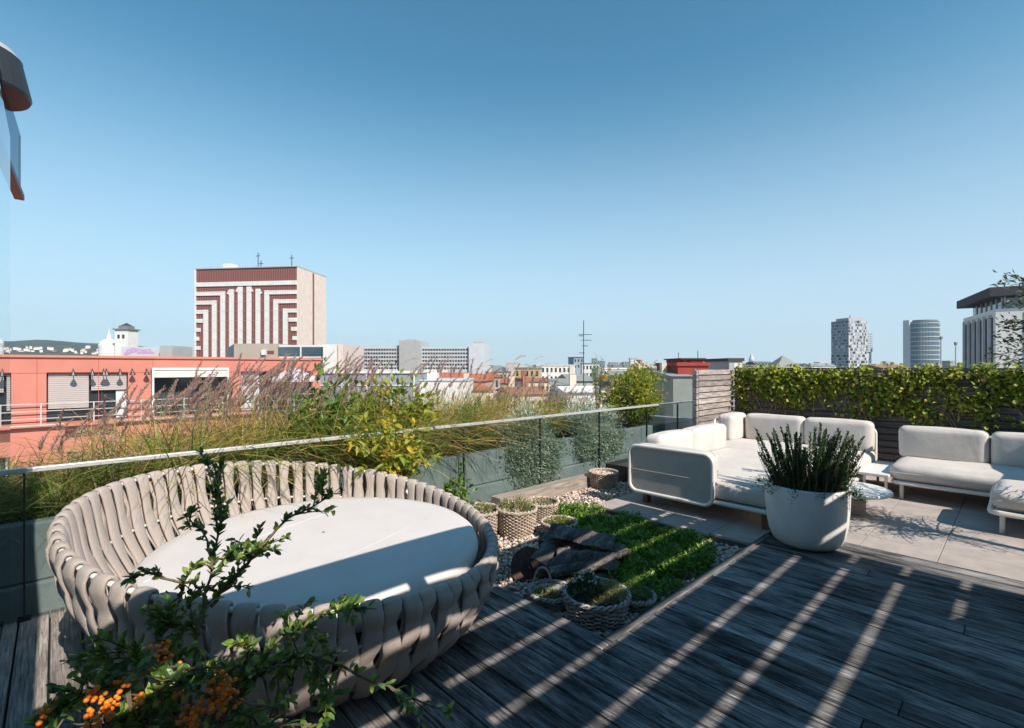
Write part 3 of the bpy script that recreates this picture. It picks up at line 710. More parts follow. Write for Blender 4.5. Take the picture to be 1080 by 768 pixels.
# baskets
def basket(name,label,c,r0,r1,h,z0=-.125,m='wicker',nx=40,rows=20,handle=False,squash=1,rough=0):
    t=thing(name,label,'basket',(c[0],c[1],z0))
    mb=MB()
    for j in range(rows):
        z=z0+.01+h*j/(rows-1)*.97; s=j/(rows-1); r=r0+(r1-r0)*s+.012*math.sin(math.pi*s); n=nx*4
        mb.tube([(c[0]+(r+.009*math.cos(q*nx/2+math.pi*j)+nr.normal()*rough)*math.cos(q),c[1]+squash*(r+.009*math.cos(q*nx/2+math.pi*j))*math.sin(q),z+nr.normal()*rough) for q in [2*math.pi*k/n for k in range(n)]],h/rows*(.50 if m=='wicker' else .38),5,closed=True)
    mb.lathe((c[0],c[1],z0+.005),[(.01,0),(r0-.02,0),(r1-.022,h*.95)],nx)
    mb.build('weave',M[m],t,smooth=True)
    rb=MB(); n=60
    for ph in (0,math.pi):
        rb.tube([(c[0]+(r1+.006+.010*math.cos(q*14+ph))*math.cos(q),c[1]+squash*(r1+.006+.010*math.cos(q*14+ph))*math.sin(q),z0+h+.010*math.sin(q*14+ph)) for q in [2*math.pi*k/(n*2) for k in range(n*2)]],.010 if m=='wicker' else .0075,6,closed=True)
    rb.build('rim',M[m],t,smooth=True)
    if handle:
        hx,hy=c[0]+cA*r1*.88-sA*.05,c[1]+sA*r1*.88+cA*.05
        MB().tube([(hx+sA*.062*math.cos(a),hy-cA*.062*math.cos(a),z0+h-.01+.12*math.sin(a)) for a in [math.pi*k/14 for k in range(15)]],.008,6).build('handle',M[m],t,smooth=True)
    MB().lathe((c[0],c[1],z0+h*.72),[(.01,.01),(r0+(r1-r0)*.7-.02,0)],20).build('soil',M['soil'],t)
    return t
def mound(name,label,c,r,h,z,n,m,L=.03,W=.014,detail=False,flowers=None,cat='plant'):
    t=plant(name,label,cat,(c[0],c[1],z)); lf=MB()
    a=nr.uniform(0,6.28,n); q=r*np.sqrt(nr.uniform(0,1,n)); hh=h*(1-(q/r)**2*.7)*nr.uniform(.25,1,n)*(1+.35*np.sin(a*3+1)*q/r)
    P=np.stack([c[0]+q*np.cos(a),c[1]+q*np.sin(a),z+hh],1)
    D=unit(n)*.7+np.stack([np.cos(a)*q/r,np.sin(a)*q/r,np.ones(n)*.8],1)
    (leaves if detail else simple_leaves)(lf,P,D,L*nr.uniform(.6,1.3,n),W*nr.uniform(.7,1.2,n))
    lf.build('foliage',M[m],t)
    if flowers:
        fl=MB()
        for k in range(flowers):
            a_=nr.uniform(0,6.28); q_=r*.8*math.sqrt(nr.random()); fl.ball((c[0]+q_*math.cos(a_),c[1]+q_*math.sin(a_),z+h*(1-(q_/r)**2*.6)+.01),.008,6,4)
        tag(fl.build('flower',M['cushion'],t),kind='stuff')
    return t
basket('basket','tall square shouldered wicker basket nearest the daybed, planted with sedum',(3.08,3.74),.165,.20,.30)
mound('sedum','low green sedum with reddish tips in the basket nearest the daybed',(3.08,3.74),.18,.13,.10,520,'sedum')
basket('basket','tall wicker basket between two others, with spiky grey green planting',(3.36,3.49),.15,.19,.31)
mound('houseleek','grey green spiky sprawling plant in the middle wicker basket',(3.36,3.49),.18,.17,.12,560,'sedum',.05,.010)
basket('basket','small squat wicker basket at the right front of the basket group',(3.60,3.14),.135,.165,.20)
mound('sedum','flat reddish green sedum in the small squat basket',(3.60,3.14),.155,.09,.03,420,'sedum')
basket('basket','wicker basket half hidden behind the group, with dry stems',(3.86,3.62),.14,.175,.25)
mound('sedum','dry brownish sedum in the half hidden rear basket',(3.86,3.62),.155,.08,.07,260,'sedum')
basket('basket','lone small wicker basket beside the timber beam, filled with pebbles',(5.52,4.0),.15,.185,.27)
mb=MB()
for k in range(120):
    a=nr.uniform(0,6.28); q=.15*math.sqrt(nr.random()); mb.add((IV*nr.uniform(.012,.02)+np.array([5.52+q*math.cos(a),4.0+q*math.sin(a),.105+nr.uniform(0,.015)])).tolist(),IF)
tag(mb.build('pebbles',M['pebble']),'pebbles heaped inside the lone basket by the railing','pebbles',kind='stuff')
basket('basket','large pale round willow basket in the deck corner, heaped with heather',(2.60,1.94),.15,.205,.23,-.125,'wicker_pale',28,17,rough=.0035)
mound('heather','dark green mound with tiny white flowers in the large willow basket',(2.585,2.01),.115,.16,.06,900,'rosemary',.035,.008,flowers=40)
mound('heather','golden green tufted heather in the right half of the willow basket',(2.665,1.88),.12,.11,.06,700,'sedum',.04,.006)
basket('basket','small pale willow basket to the right of the large one',(2.93,1.86),.09,.13,.14,-.125,'wicker_pale',20,11,rough=.002)
mound('heather','dark bushy heather in the small right hand willow basket',(2.93,1.87),.115,.13,.0,620,'green',.03,.008)
basket('basket','shallow pale willow basket with a hoop handle by the deck edge',(2.55,2.30),.10,.15,.14,-.125,'wicker_pale',22,11,handle=True,rough=.002)
mound('sedum','few pale green rosettes inside the handled willow basket',(2.53,2.32),.09,.05,-.03,110,'sedum',.03,.018,detail=True)

# ground cover
poly=[(4.36,3.62),(4.46,2.75),(4.28,2.35),(4.30,1.98),(3.92,1.80),(3.10,1.78),(3.02,2.0),(3.22,2.42),(3.34,2.9),(3.66,3.25),(3.85,3.68)]
def inside(x,y):
    c=False; n=len(poly)
    for i in range(n):
        (xa,ya),(xb,yb)=poly[i],poly[i-1]
        if (ya>y)!=(yb>y) and x<(xb-xa)*(y-ya)/(yb-ya)+xa: c=not c
    return c
lf=MB(); cnt=0
while cnt<185:
    x,y=nr.uniform(2.98,4.45),nr.uniform(1.75,3.6)
    if not inside(x,y): continue
    cnt+=1; r=nr.uniform(.07,.14); h=nr.uniform(.07,.20); n=150
    a=nr.uniform(0,6.28,n); q=r*np.sqrt(nr.uniform(0,1,n)); up_=nr.uniform(.25,1,n)
    P=np.stack([x+q*np.cos(a),y+q*np.sin(a),-.075+h*(1-.6*(q/r)**2)*up_],1); P=P[(P[:,1]>1.73)&(P[:,0]<4.54)]; n=len(P); a=nr.uniform(0,6.28,n)
    simple_leaves(lf,P,np.stack([np.cos(a),np.sin(a),nr.uniform(.0,1.3,n)],1),nr.uniform(.028,.055,n),nr.uniform(.014,.024,n),.15)
tag(lf.build('ground_cover',M['cover']),'low bright green carpet of leafy ground cover on the gravel','ground cover',kind='stuff')
mound('succulent','tiny grey green rosette plant on the gravel before the baskets',(3.10,3.22),.09,.07,-.12,120,'sedum',.03,.016,True)
mound('weed','small reddish weed sprouting from gravel beside the rusty disc',(2.72,2.86),.10,.09,-.12,120,'sedum',.04,.014,True)

# firewood
def log(c, ang, tilt, L, w, h, label, seed):
    r_=random.Random(seed); dx=Vector((math.cos(ang)*math.cos(tilt),math.sin(ang)*math.cos(tilt),math.sin(tilt))); dy=Vector((-math.sin(ang),math.cos(ang),0)); dz=dx.cross(dy)
    prof=[(-.5,-.35),(.1,-.5),(.5,-.2),(.42,.35),(0,.5),(-.45,.25)]
    prof=[(a+r_.uniform(-.2,.2),b+r_.uniform(-.18,.18)) for a,b in prof]
    mb=MB(); vs=[];n=6;m=9
    for i in range(m):
        s=i/(m-1)-.5
        for a,b in prof: vs.append(Vector((0,0,0))+dx*(s*L)+dy*(a*w*(1+r_.uniform(-.13,.13)))+dz*(b*h*(1+r_.uniform(-.16,.16))))
    fs=[(i*n+k,i*n+(k+1)%n,(i+1)*n+(k+1)%n,(i+1)*n+k) for i in range(m-1) for k in range(n)]+[tuple(range(n-1,-1,-1)),tuple((m-1)*n+k for k in range(n))]
    o=mb.add(vs,fs).build('log',M['log']); o.location=c
    tag(o,label,'log',group='split firewood logs stacked on the gravel')
A0=math.atan2(-cA,sA)  # picture-right direction
LC=Vector((3.02,2.44,.05))
fw=Vector((cA,sA,0)); rt=Vector((sA,-cA,0))
log(LC+rt*.02-fw*.16+Vector((0,0,-.06)),A0+.05,.02,.50,.13,.11,'lowest front firewood log, half in shade, nearest the willow baskets',1)
log(LC-rt*.02+fw*.06+Vector((0,0,-.06)),A0-.15,0,.60,.16,.12,'lowest firewood log at the back of the stack',2)
log(LC+rt*.06-fw*.10+Vector((0,0,.06)),A0-.12,-.03,.46,.13,.12,'blackened middle firewood log facing the deck',3)
log(LC-rt*.24-fw*.04+Vector((0,0,.06)),A0+1.1,.12,.34,.12,.13,'short firewood log pointing end-on at the left of the stack',4)
log(LC+rt*.04+fw*.06+Vector((0,0,.18)),A0-.32,-.10,.52,.19,.09,'topmost broad grey firewood log of the stack',5)
log(LC+rt*.26+fw*.03+Vector((0,0,.04)),A0+.5,0,.30,.12,.11,'short firewood log at the right end beside the green ground cover',6)
log(LC+rt*.00-fw*.17+Vector((0,0,.035)),A0+.22,.06,.50,.09,.07,'thin split log with a bright edge low at the front of the stack',7)
log(LC-rt*.16-fw*.12+Vector((0,0,.04)),A0+.75,.3,.30,.10,.09,'tilted log leaning at the left front of the stack',8)
log(LC-rt*.08+fw*.14+Vector((0,0,.10)),A0-.5,.08,.42,.13,.12,'dark log at the rear left of the stack',9)
o=MB().lathe((0,0,0),[(.01,0),(.15,0),(.155,.008),(.155,.02),(.01,.022)],40).build('steel_disc',M['rust'],smooth=False)
o.location=tuple(LC-rt*.38-fw*.02+Vector((0,0,-.04))); o.rotation_euler=(R(58),0,A0+R(15)); tag(o,'round rusty brown steel disc leaning at the left of the firewood','steel disc')

# ivy on the fence
t=plant('ivy','yellow green climbing ivy hanging over the slatted fence','climbing plant',(8.95,0,0))
lf=MB(); st=MB()
N=0
while N<430:
    y=nr.uniform(-3.2,3.55); z=nr.uniform(.66,1.60)
    dens=.72+.18*math.sin(y*2.3+1)+.2*math.sin(y*5.7)
    zlow=.98+.16*math.sin(y*1.7+2)+.10*math.sin(y*6)
    if y>3.3: zlow=.75
    if z<zlow and nr.random()>.16: continue
    if nr.random()>dens+.25*(z>1.25): continue
    if math.sin(y*3.1+4*z)*math.sin(y*1.3-5*z+1)>.5 and nr.random()<.5: continue
    n=nr.integers(14,27)
    P=np.stack([8.99-np.abs(nr.normal(.03,.05,n)),y+nr.normal(0,.068,n),np.minimum(z+nr.normal(0,.065,n),1.66)],1)
    D=unit(n)*.6+np.array([-.5,0,-.5]); leaves(lf,P,D,nr.uniform(.038,.080,n),nr.uniform(.032,.062,n),.15); N+=1
for k in range(110):
    y=nr.uniform(-3,3.5); z=nr.uniform(.9,1.58); L=nr.uniform(.25,.6); b=nr.uniform(-1,1)
    st.tube([(8.955-.03*math.sin(s*3.1),y+b*L*s,z+(.12*math.sin(s*3.1)-.25*s*s)) for s in np.linspace(0,1,8)],.004,4)
lf.build('foliage',M['ivy'],t); st.build('stem',M['plume_pale'],t)

# olive tree reaching in from the right
t=plant('olive_tree','olive tree with thin grey green twigs reaching in at the right edge','tree',(6.15,-.72,0))
st=MB(); lf=MB()
tr=[Vector((6.15,-.72,0)),Vector((6.12,-.70,.6)),Vector((6.20,-.66,1.2)),Vector((6.15,-.60,1.7))]
st.tube(tr,[.05,.045,.04,.03],8)
for k in range(85):
    a=nr.uniform(0,6.28); L=nr.uniform(.25,.80); z0=nr.uniform(1.0,1.75); b=Vector((6.15,-.65,z0))
    dr=Vector((math.cos(a),math.sin(a),nr.uniform(.1,1.0))).normalized()
    if dr.y>.2: L*=.95
    pts=[b+dr*L*s+Vector((0,0,-.12*s*s)) for s in np.linspace(0,1,6)]
    st.tube(pts,[.010,.008,.006,.005,.004,.002],5)
    n=44; s=nr.uniform(.25,1.05,n); P=np.array([list(b+dr*L*q+Vector((0,0,-.12*q*q))) for q in s])+nr.normal(0,.03,(n,3))
    simple_leaves(lf,P,unit(n)*.8+np.array(dr)*.8,nr.uniform(.035,.06,n),.012)
# three twigs seen in the picture
for (px,y,d) in ((1066,292,3.9),(1058,345,3.9),(1048,375,3.95),(1072,318,3.8),(1062,300,3.9),(1070,340,3.85),(1066,382,3.9),(1058,360,3.95)):
    q=Vector((*at(px,d),hz(y,d))); b=Vector((6.12,-.62,min(q.z,1.75)))
    pts=[b.lerp(q,s)+Vector((0,0,.06*math.sin(s*3.1))) for s in np.linspace(0,1,8)]
    st.tube(pts,[.009,.008,.007,.006,.005,.004,.003,.002],5)
    n=130; s=nr.uniform(.40,1.03,n); P=np.array([list(b.lerp(q,k)+Vector((0,0,.06*math.sin(k*3.1)))) for k in s])+nr.normal(0,.03,(n,3))
    simple_leaves(lf,P,unit(n)*.8+np.array((q-b).normalized()),nr.uniform(.035,.06,n),.019)
lf.build('foliage',M['olive'],t); st.build('trunk',M['bark'],t)

# firethorn in front, with orange berries
FC=at(205,1.18)
t=plant('firethorn','spiny firethorn shrub with clusters of orange berries in the foreground','shrub',(FC[0],FC[1],0))
st=MB(); lf=MB()
base=Vector((*at(190,1.12),.05))
def branch(pts, r0, n, lsc=1.0, tw=5, twl=.12, mat_=None):
    P=[Vector(p) for p in pts]
    # resample with a little wobble
    Q=[]; m=18
    for i in range(m+1):
        s=i/m*(len(P)-1); k=min(int(s),len(P)-2); f=s-k; f2=f*f*(3-2*f)*.4+f*.6
        Q.append(P[k].lerp(P[k+1],f2)+Vector(nr.normal(0,.004,3)))
    st.tube(Q,[r0*(1-.8*i/m)+.0008 for i in range(m+1)],6)
    def leafline(Q, n, sc):
        s=nr.uniform(.12,1.02,n)*(len(Q)-1)
        B=np.array([list(Q[min(int(q),len(Q)-2)].lerp(Q[min(int(q),len(Q)-2)+1],q-int(min(q,len(Q)-2)))) for q in s])
        T=np.array([list((Q[min(int(q),len(Q)-2)+1]-Q[min(int(q),len(Q)-2)]).normalized()) for q in s])
        leaves(lf,B,unit(n)*.85+T*.75+np.array([0,0,.3]),nr.uniform(.018,.033,n)*sc,nr.uniform(.010,.0155,n)*sc,.15,droop=.12)
    leafline(Q,n,lsc)
    for k in range(tw):
        i=nr.integers(3,m-1); d=(Q[i+1]-Q[i]).normalized(); e=(d*.7+Vector(nr.normal(0,.7,3))+Vector((0,0,.25))).normalized()
        L=twl*nr.uniform(.5,1.2); W=[Q[i]+e*L*s+Vector((0,0,-.02*s*s)) for s in np.linspace(0,1,6)]
        st.tube(W,[.0022*(1-.7*s)+.0004 for s in np.linspace(0,1,6)],5); leafline(W,max(6,int(L*190)),lsc*.95)
def pp(px,y,d): return (*at(px,d),hz(y,d))
branch([base,pp(205,690,1.22),pp(222,610,1.30),pp(232,545,1.34),pp(234,492,1.36)],.0045,80,1,14,.13)
branch([pp(222,640,1.28),pp(255,600,1.32),pp(300,550,1.36),pp(358,518,1.40)],.005,46,1,8,.10)
branch([pp(226,625,1.28),pp(190,612,1.26),pp(150,606,1.24),pp(136,612,1.22)],.0035,26,1,5,.08)
branch([pp(215,660,1.26),pp(180,660,1.24),pp(160,650,1.24)],.0035,26,1,5,.10)
branch([pp(228,590,1.32),pp(265,585,1.33),pp(280,577,1.34)],.003,24,1,5,.09)
branch([pp(226,600,1.3),pp(214,560,1.32),pp(196,545,1.33)],.003,20,.9,3,.07)
branch([base,pp(240,730,1.2),pp(320,690,1.28),pp(400,722,1.33),pp(475,752,1.36)],.006,60,1.05,10,.12)
branch([pp(250,735,1.22),pp(300,665,1.28),pp(345,650,1.3),pp(374,640,1.3)],.004,40,1.05,7,.10)
branch([pp(240,745,1.2),pp(285,700,1.24),pp(330,690,1.26),pp(350,740,1.25)],.004,40,1.1,8,.11)
branch([base,pp(130,720,1.12),pp(80,735,1.08),pp(40,760,1.05)],.006,50,1.1,10,.10)
branch([base,pp(150,700,1.16),pp(140,690,1.17),pp(110,712,1.15)],.005,46,1.15,8,.10)
branch([base,pp(190,700,1.18),pp(172,672,1.22),pp(182,650,1.24)],.005,50,1.1,8,.10)
branch([base,pp(250,720,1.17),pp(262,690,1.2),pp(250,675,1.2)],.005,46,1.1,8,.10)
for k in range(13):
    a=pp(nr.uniform(60,330),nr.uniform(700,800),nr.uniform(1.05,1.25)); b=pp(nr.uniform(50,340),nr.uniform(690,775),nr.uniform(1.05,1.25))
    branch([base.lerp(Vector(a),.6),a,b],.003,24,1.15,3,.09)
for (px,y,d,r,n) in ((172,690,1.16,.030,24),(178,705,1.15,.026,18),(232,722,1.12,.032,30),(240,735,1.12,.03,26),(222,748,1.11,.028,22),(100,738,1.08,.026,18),(118,745,1.08,.024,16),(52,746,1.05,.014,6),(44,757,1.05,.010,3),(100,762,1.05,.024,14),(148,735,1.1,.016,8),(205,755,1.1,.024,14),(195,765,1.08,.025,14),(190,728,1.12,.018,8),(128,722,1.12,.014,6)):
    mb=MB(); c=np.array(pp(px,y,d-.03))
    for k in range(n):
        o=nr.normal(0,1,3); o=o/np.linalg.norm(o)*r*nr.uniform(.3,1.25)
        mb.ball(tuple(c+o),nr.uniform(.0042,.0062),10,6,.9)
    mb.build('berry_cluster',M['berry'],t,smooth=True)
lf.build('foliage',M['pyra'],t); st.build('stem',M['stem'],t)
# ================================================================ THE CITY
def wallmat(n,c,v=.06,sc=.6): M[n]=mat(n,c,.85,v,sc)
for n,c in dict(w_white=(.68,.66,.63),w_cream=(.60,.52,.42),w_tan=(.42,.36,.30),w_grey=(.38,.38,.38),w_blue=(.26,.31,.36),w_pink=(.50,.34,.30),w_red=(.30,.04,.03),
  w_ochre=(.50,.36,.20),w_pale=(.52,.54,.56),w_maroon=(.18,.06,.055),w_peach=(.64,.54,.48),r_red=(.42,.13,.07),r_grey=(.18,.19,.20),r_slate=(.24,.26,.24),w_slate=(.20,.22,.20),r_dark=(.05,.05,.055),
  r_rust=(.33,.14,.09),salmon=(.52,.19,.14),salmon_dark=(.45,.09,.06),blind=(.46,.40,.38),awn=(.62,.58,.54),hill=(.05,.085,.055),cityfloor=(.20,.20,.19),lilac=(.50,.42,.62),pinkspray=(.55,.30,.52)).items(): wallmat(n,c)
M['hill']=mat('hill_wood',(.045,.075,.055),.95,.35,.01,detail=8)
M['win']=mat('window_dark',(.03,.04,.05),.08,.3,.5,spec=.8)
M['winblue']=mat('window_blue',(.06,.10,.13),.06,.35,.15,spec=1)
M['curtain']=mat('curtain',(.55,.62,.64),.6,.1,3)
M['umb']=mat('umbrella_cloth',(.55,.49,.52),.85,.05,3)
M['slabtower']=mat('glass_tower',(.06,.16,.19),.12,.3,.08,spec=1)

# ground, hills, sky line
def terrain():
    mb=MB(); n=120; rows=[]
    # hill ridge: bearing px, top pixel
    xs=np.linspace(-200,1300,n)
    prof=np.interp(xs,[-200,0,40,110,190,260,400,505,535,600,1300],[352,355,355.5,359,363,370,378,380,384,387,387.5])
    for k,(d,f,) in enumerate(((1500,0),(2300,.42),(2900,.75),(3500,1),(4300,.9))):
        for i,x in enumerate(xs):
            X,Y=at(x,d); top=(HZ-prof[i])/F*3500*1.0+28
            z=GZ+max(0,top-26)*f+ (5*math.sin(i*.9+k)+7*math.sin(i*.37+2*k))*f*(top>30)
            rows.append((X,Y,z))
    fs=[(k*n+i,k*n+i+1,(k+1)*n+i+1,(k+1)*n+i) for k in range(4) for i in range(n-1)]
    mb.add(rows,fs); return mb
struct('hills',terrain(),M['hill'],smooth=True)
struct('ground',MB().add([(-9000,-9000,GZ),(9000,-9000,GZ),(9000,9000,GZ),(-9000,9000,GZ)],[(0,1,2,3)]),M['cityfloor'])
RZ=math.atan2(-cA,sA)
def site(name,label,cat,px,d,rot=0,group=None):
    """a building's own frame: x along its front to the right, y away from the viewer, z up from the street"""
    X,Y=at(px,d); return thing(name,label,cat,(X,Y,GZ),RZ+R(rot),group,local=True)
def H(y,d): return hz(y,d)-GZ
def Wd(px0,px1,d): return (px1-px0)/F*d

# striped tower
t=site('tower_block','tall tower block with white and maroon nested arch stripes','building',313,150,-7)
W=34.3; D=17.6; T=H(281.5,150)
MB().box(-W,0,0,D,0,T-.01).build('wall',M['w_maroon'],t)
MB().box(.0,.25,.0,D,0,T-.05).build('side_wall',M['w_peach'],t)
MB().box(.251,.36,D*.50,D*.545,0,T-.3).build('window',M['w_maroon'],t)
MB().box(-W-.2,.3,-.3,D+.2,T,T+.3).build('parapet',M['w_grey'],t)
mb=MB(); pz=W/667.; X=lambda q:-W+(q-78)*pz; zz=lambda q:T-(q-118)*pz
mb.box(-W-.25,-W+.2,-.35,-.02,0,T)
mb.box(X(82),0,-.3,-.02,zz(226),zz(200))
for c,y in ((148,369),(205,312),(262,257),(320,246),(378,232),(436,232),(495,246),(553,257),(611,312),(673,369)): mb.box(X(c-15),X(c+15),-.3,-.02,0,zz(y))
for c,y,sg in ((320,246,-1),(495,246,1),(378,232,-1),(436,232,1)):
    e=c+sg*15; mb.add([(X(e),-.29,zz(y+2)),(X(e),-.29,zz(y+34)),(X(e+sg*16),-.29,zz(y+26))],[(0,1,2) if sg>0 else (0,2,1)])
for y,l,r in ((270,247,568),(325,190,626),(382,133,688),(437,128,694),(493,113,711),(548,103,720),(605,112,712)):
    mb.box(X(82),X(l-.5),-.3,-.02,zz(y+12),zz(y-12)); mb.box(X(r+.5),0,-.3,-.02,zz(y+12),zz(y-12))
mb.build('white_panel',M['w_white'],t)
mb=MB()
for k in range(58): x=-W+.5+k*(W-.9)/57; mb.box(x-.045,x+.045,-.06,-.021,0,zz(126))
M['mull']=mat('tower_mullion',(.34,.20,.18),.8,.05)
mb.build('mullion',M['mull'],t)
mb=MB()
for k in range(16): z=T-7.5-k*3.0; mb.box(-W,0,-.31,-.301,z-.03,z+.03)
mb.build('floor_joint',M['w_pink'],t)
mb=MB().box(-W+7,-W+10,3,6,T+.5,T+2.3).box(-W+10,-W+13,4,6,T+.5,T+1.2); mb.build('roof_plant',M['w_white'],t)
for x,h in ((-15,5),(-14,2.5),(-3.5,4)): MB().tube([(x,3,T+.5),(x,3,T+.5+h)],.12,5).box(x-.8,x+.8,2.9,3.1,T+h-.6,T+h-.45).build('antenna',M['darkmetal'],t)

# salmon house across the yard, facade along the terrace
t=thing('apartment_house','long salmon coloured apartment house with balcony railing and wall lamps','building',(5,34,GZ),0,local=False)
VR=34
def fx(px,v=VR):
    q=(px-540)/F; return v*(sA*q+cA)/(sA-cA*q)
zr,zb=2.12,-1.25
WINS=[(-6,-1.55),(fx(49),fx(135)),(fx(160)+.1,fx(241)-.1),(fx(254),fx(330))]
w=MB(); xa=-30
for a,b in WINS:
    w.box(xa,a,VR,VR+.5,zb,zr-.05); w.box(a,b,VR,VR+.5,1.32,zr-.05); xa=b
w.box(xa,fx(338),VR,VR+.5,zb,zr-.05); w.box(-30,fx(338),VR+.5,VR+9,GZ,zr-.05)
low=[(-4.6,-1.7),(.45,2.2)]; xa=-30
w.box(-30,fx(338),VR-.02,VR+.5,zb-1.55,zb)
for a,b in low: w.box(xa,a,VR,VR+.5,-5.2,zb-1.55); xa=b
w.box(xa,fx(338),VR,VR+.5,-5.2,zb-1.55); w.box(-30,fx(338),VR,VR+.5,GZ,-5.2)
w.build('wall',M['salmon'],t)
MB().box(-30.3,fx(338)+.1,VR-.10,VR+9.2,zr-.049,zr+.08).build('parapet',M['salmon'],t)
mb=MB()
for x in np.arange(-3,13,2.35): mb.box(x-.012,x+.012,VR-.012,VR-.001,zb,zr-.06)
mb.box(-30,fx(338),VR-.012,VR-.001,1.28,1.30); mb.build('panel_joint',M['salmon_dark'],t)
for a,b in WINS:
    f=MB().box(a+.02,b-.02,VR+.40,VR+.45,zb+.05,1.30).build('window',M['win'],t)
    m=MB(); 
    for x in np.linspace(a,b,4): m.box(x-.04,x+.04,VR+.33,VR+.398,zb+.05,1.30)
    m.box(a,b,VR+.33,VR+.398,1.22,1.30); m.build('frame',M['darkmetal'],f)
a,b=WINS[1]
for x0,x1,z0 in ((a+.06,a+1.62,-.55),(a+1.72,b-.05,.35)):
    mb=MB()
    k=z0
    while k<1.24: mb.box(x0,x1,VR+.18,VR+.28,k,k+.085); k+=.1
    mb.build('blind',M['blind'],t)
MB().box(a+2.75,a+3.2,VR+.30,VR+.32,zb+.06,.30).build('curtain',M['curtain'],t)
a,b=WINS[3]; MB().box(a+.1,a+1.15,VR+.30,VR+.32,zb+.06,1.2).build('curtain',M['curtain'],t)
a,b=WINS[0]
for (a,b) in low:
    f=MB().box(a,b,VR+.38,VR+.42,-5.2,zb-1.55).build('window',M['win'],t)
    MB().box((a+b)/2-.04,(a+b)/2+.04,VR+.3,VR+.379,-5.2,zb-1.55).build('frame',M['w_white'],f)
MB().box(-30,fx(338),VR-.28,VR-.03,zb-.16,zb-.02).box(a-.1,b+.1,VR-.75,VR-.281,zb-.16,zb-.02).build('balcony_slab',M['salmon'],t)
mb=MB()
for z in (-.25,-.62,-.99): mb.box(-30,fx(338),VR-.22,VR-.19,z-.02,z+.02)
mb.box(-30,fx(338),VR-.30,VR-.285,zb-.10,zb-.03)
for x in np.arange(-4.5,13,2.0): mb.box(x-.03,x+.03,VR-.23,VR-.18,zb-.02,-.22)
mb.build('railing',M['greymetal'],t)
for px in (77,97,109,112,126,139,154):
    x=fx(px); l=MB().tube([(x,VR,1.42),(x,VR-.25,1.50),(x,VR-.35,1.42)],.02,6).lathe((x,VR-.35,1.14),[(.02,0),(.15,.02),(.05,.24),(.02,.28)],10); l.build('wall_lamp',M['darkmetal'],t)
t=thing('awning_frame','white framed terrace awning against the salmon house','awning',(6,32.9,zb))
a,b=fx(160,VR-.5),fx(241,VR-.5)
MB().box(a,a+.1,VR-.62,VR-.52,zb-.02,1.42).box(b-.1,b,VR-.62,VR-.52,zb-.02,1.42).box(a,b,VR-.62,VR-.52,1.421,1.55).box(a,a+.1,VR-.51,VR-.04,1.421,1.53).box(b-.1,b,VR-.51,VR-.04,1.421,1.53).build('frame',M['w_white'],t)
mb=MB(); y=VR-.50
for k in range(3): mb.box(a+.12,b-.12,y+k*.15,y+k*.15+.13,1.33-(k%2)*.1,1.52)
MB().box(a+.11,b-.11,VR-.57,VR-.54,1.0,1.41).build('valance',M['awn'],t)
mb.build('cloth',M['awn'],t)
X=fx(312,31); t=thing('parasol','small open lilac grey parasol on the balcony of the salmon house','parasol',(X,31.3,zb-.02))
MB().lathe((X,31.3,1.15),[(1.55,-.32),(1.3,-.2),(.6,.18),(.04,.42)],10).lathe((X,31.3,1.15),[(1.55,-.45),(1.551,-.321)],10).build('canopy',M['umb'],t)
MB().tube([(X,31.3,zb-.02),(X,31.3,1.65)],.03,6).build('pole',M['w_white'],t)

# generic block with rows of windows on its front and right side
def block(t,x0,x1,y0,y1,z1,wm,win=None,rows=0,cols=0,zt=1.0,wh=1.4,ww=.55,side=0,z0=0,band=False,wname='window',wmat='win'):
    MB().box(x0,x1,y0,y1,z0,z1).build('wall',M[wm],t)
    for r in range(rows):
        z=z1-zt-(wh*2.0)*r
        if band: MB().box(x0+.5,x1-.5,y0-.06,y0-.01,z-wh,z).build(wname,M[wmat],t)
        else:
            for c in range(cols):
                pw=(x1-x0)/cols; MB().box(x0+pw*(c+.5-ww/2),x0+pw*(c+.5+ww/2),y0-.06,y0-.01,z-wh,z).build('window',M[wmat],t)
        if side:
            mb=MB()
            for c in range(side):
                pw=(y1-y0)/side; mb.box(x1+.01,x1+.06,y0+pw*(c+.5-ww/2),y0+pw*(c+.5+ww/2),z-wh,z)
            mb.build('window_row',M[wmat],t)

# grey slab hospital-like blocks
d=200
t=site('slab_block','pale grey slab block with ribbon windows and two taller stair towers','building',373,d,-4)
k=d/F
MB().box(0,50*k,0,14,0,H(364.5,d)).box(71*k,122*k,2,16,0,H(366.5,d)).build('wall',M['w_pale'],t)
MB().box(50.05*k,71*k-.05,-1.5,15,0,H(359.5,d)).build('stair_tower',M['w_grey'],t)
MB().box(122*k+.05,139*k,1,17,0,H(362.5,d)).build('stair_tower',M['w_pale'],t)
MB().box(54*k,64*k,2,8,H(359.4,d),H(357.8,d)).box(126*k,136*k,3,9,H(362.4,d),H(360.3,d)).build('roof_plant',M['w_grey'],t)
for r in range(6):
    z=H(368.0+r*3.9,d); 
    for a,b,y in ((1,49,0),(72,121,2)):
        MB().box(a*k,b*k,y-.08,y-.01,z-.75,z).build('window_band',M['win'],t)
for a,b,y in ((1,49,0),(72,121,2)):
    mb=MB()
    for c in range(18): x=(a+(b-a)*c/17)*k; mb.box(x-.12,x+.12,y-.12,y-.081,H(392,d),H(367.8,d))
    mb.build('mullion',M['w_pale'],t)
MB().box(2*k,48*k,-.5,-.05,H(391,d),H(389.5,d)).box(56*k,100*k,-.8,-.05,H(393,d),H(390,d)).build('canopy',M['w_white'],t)

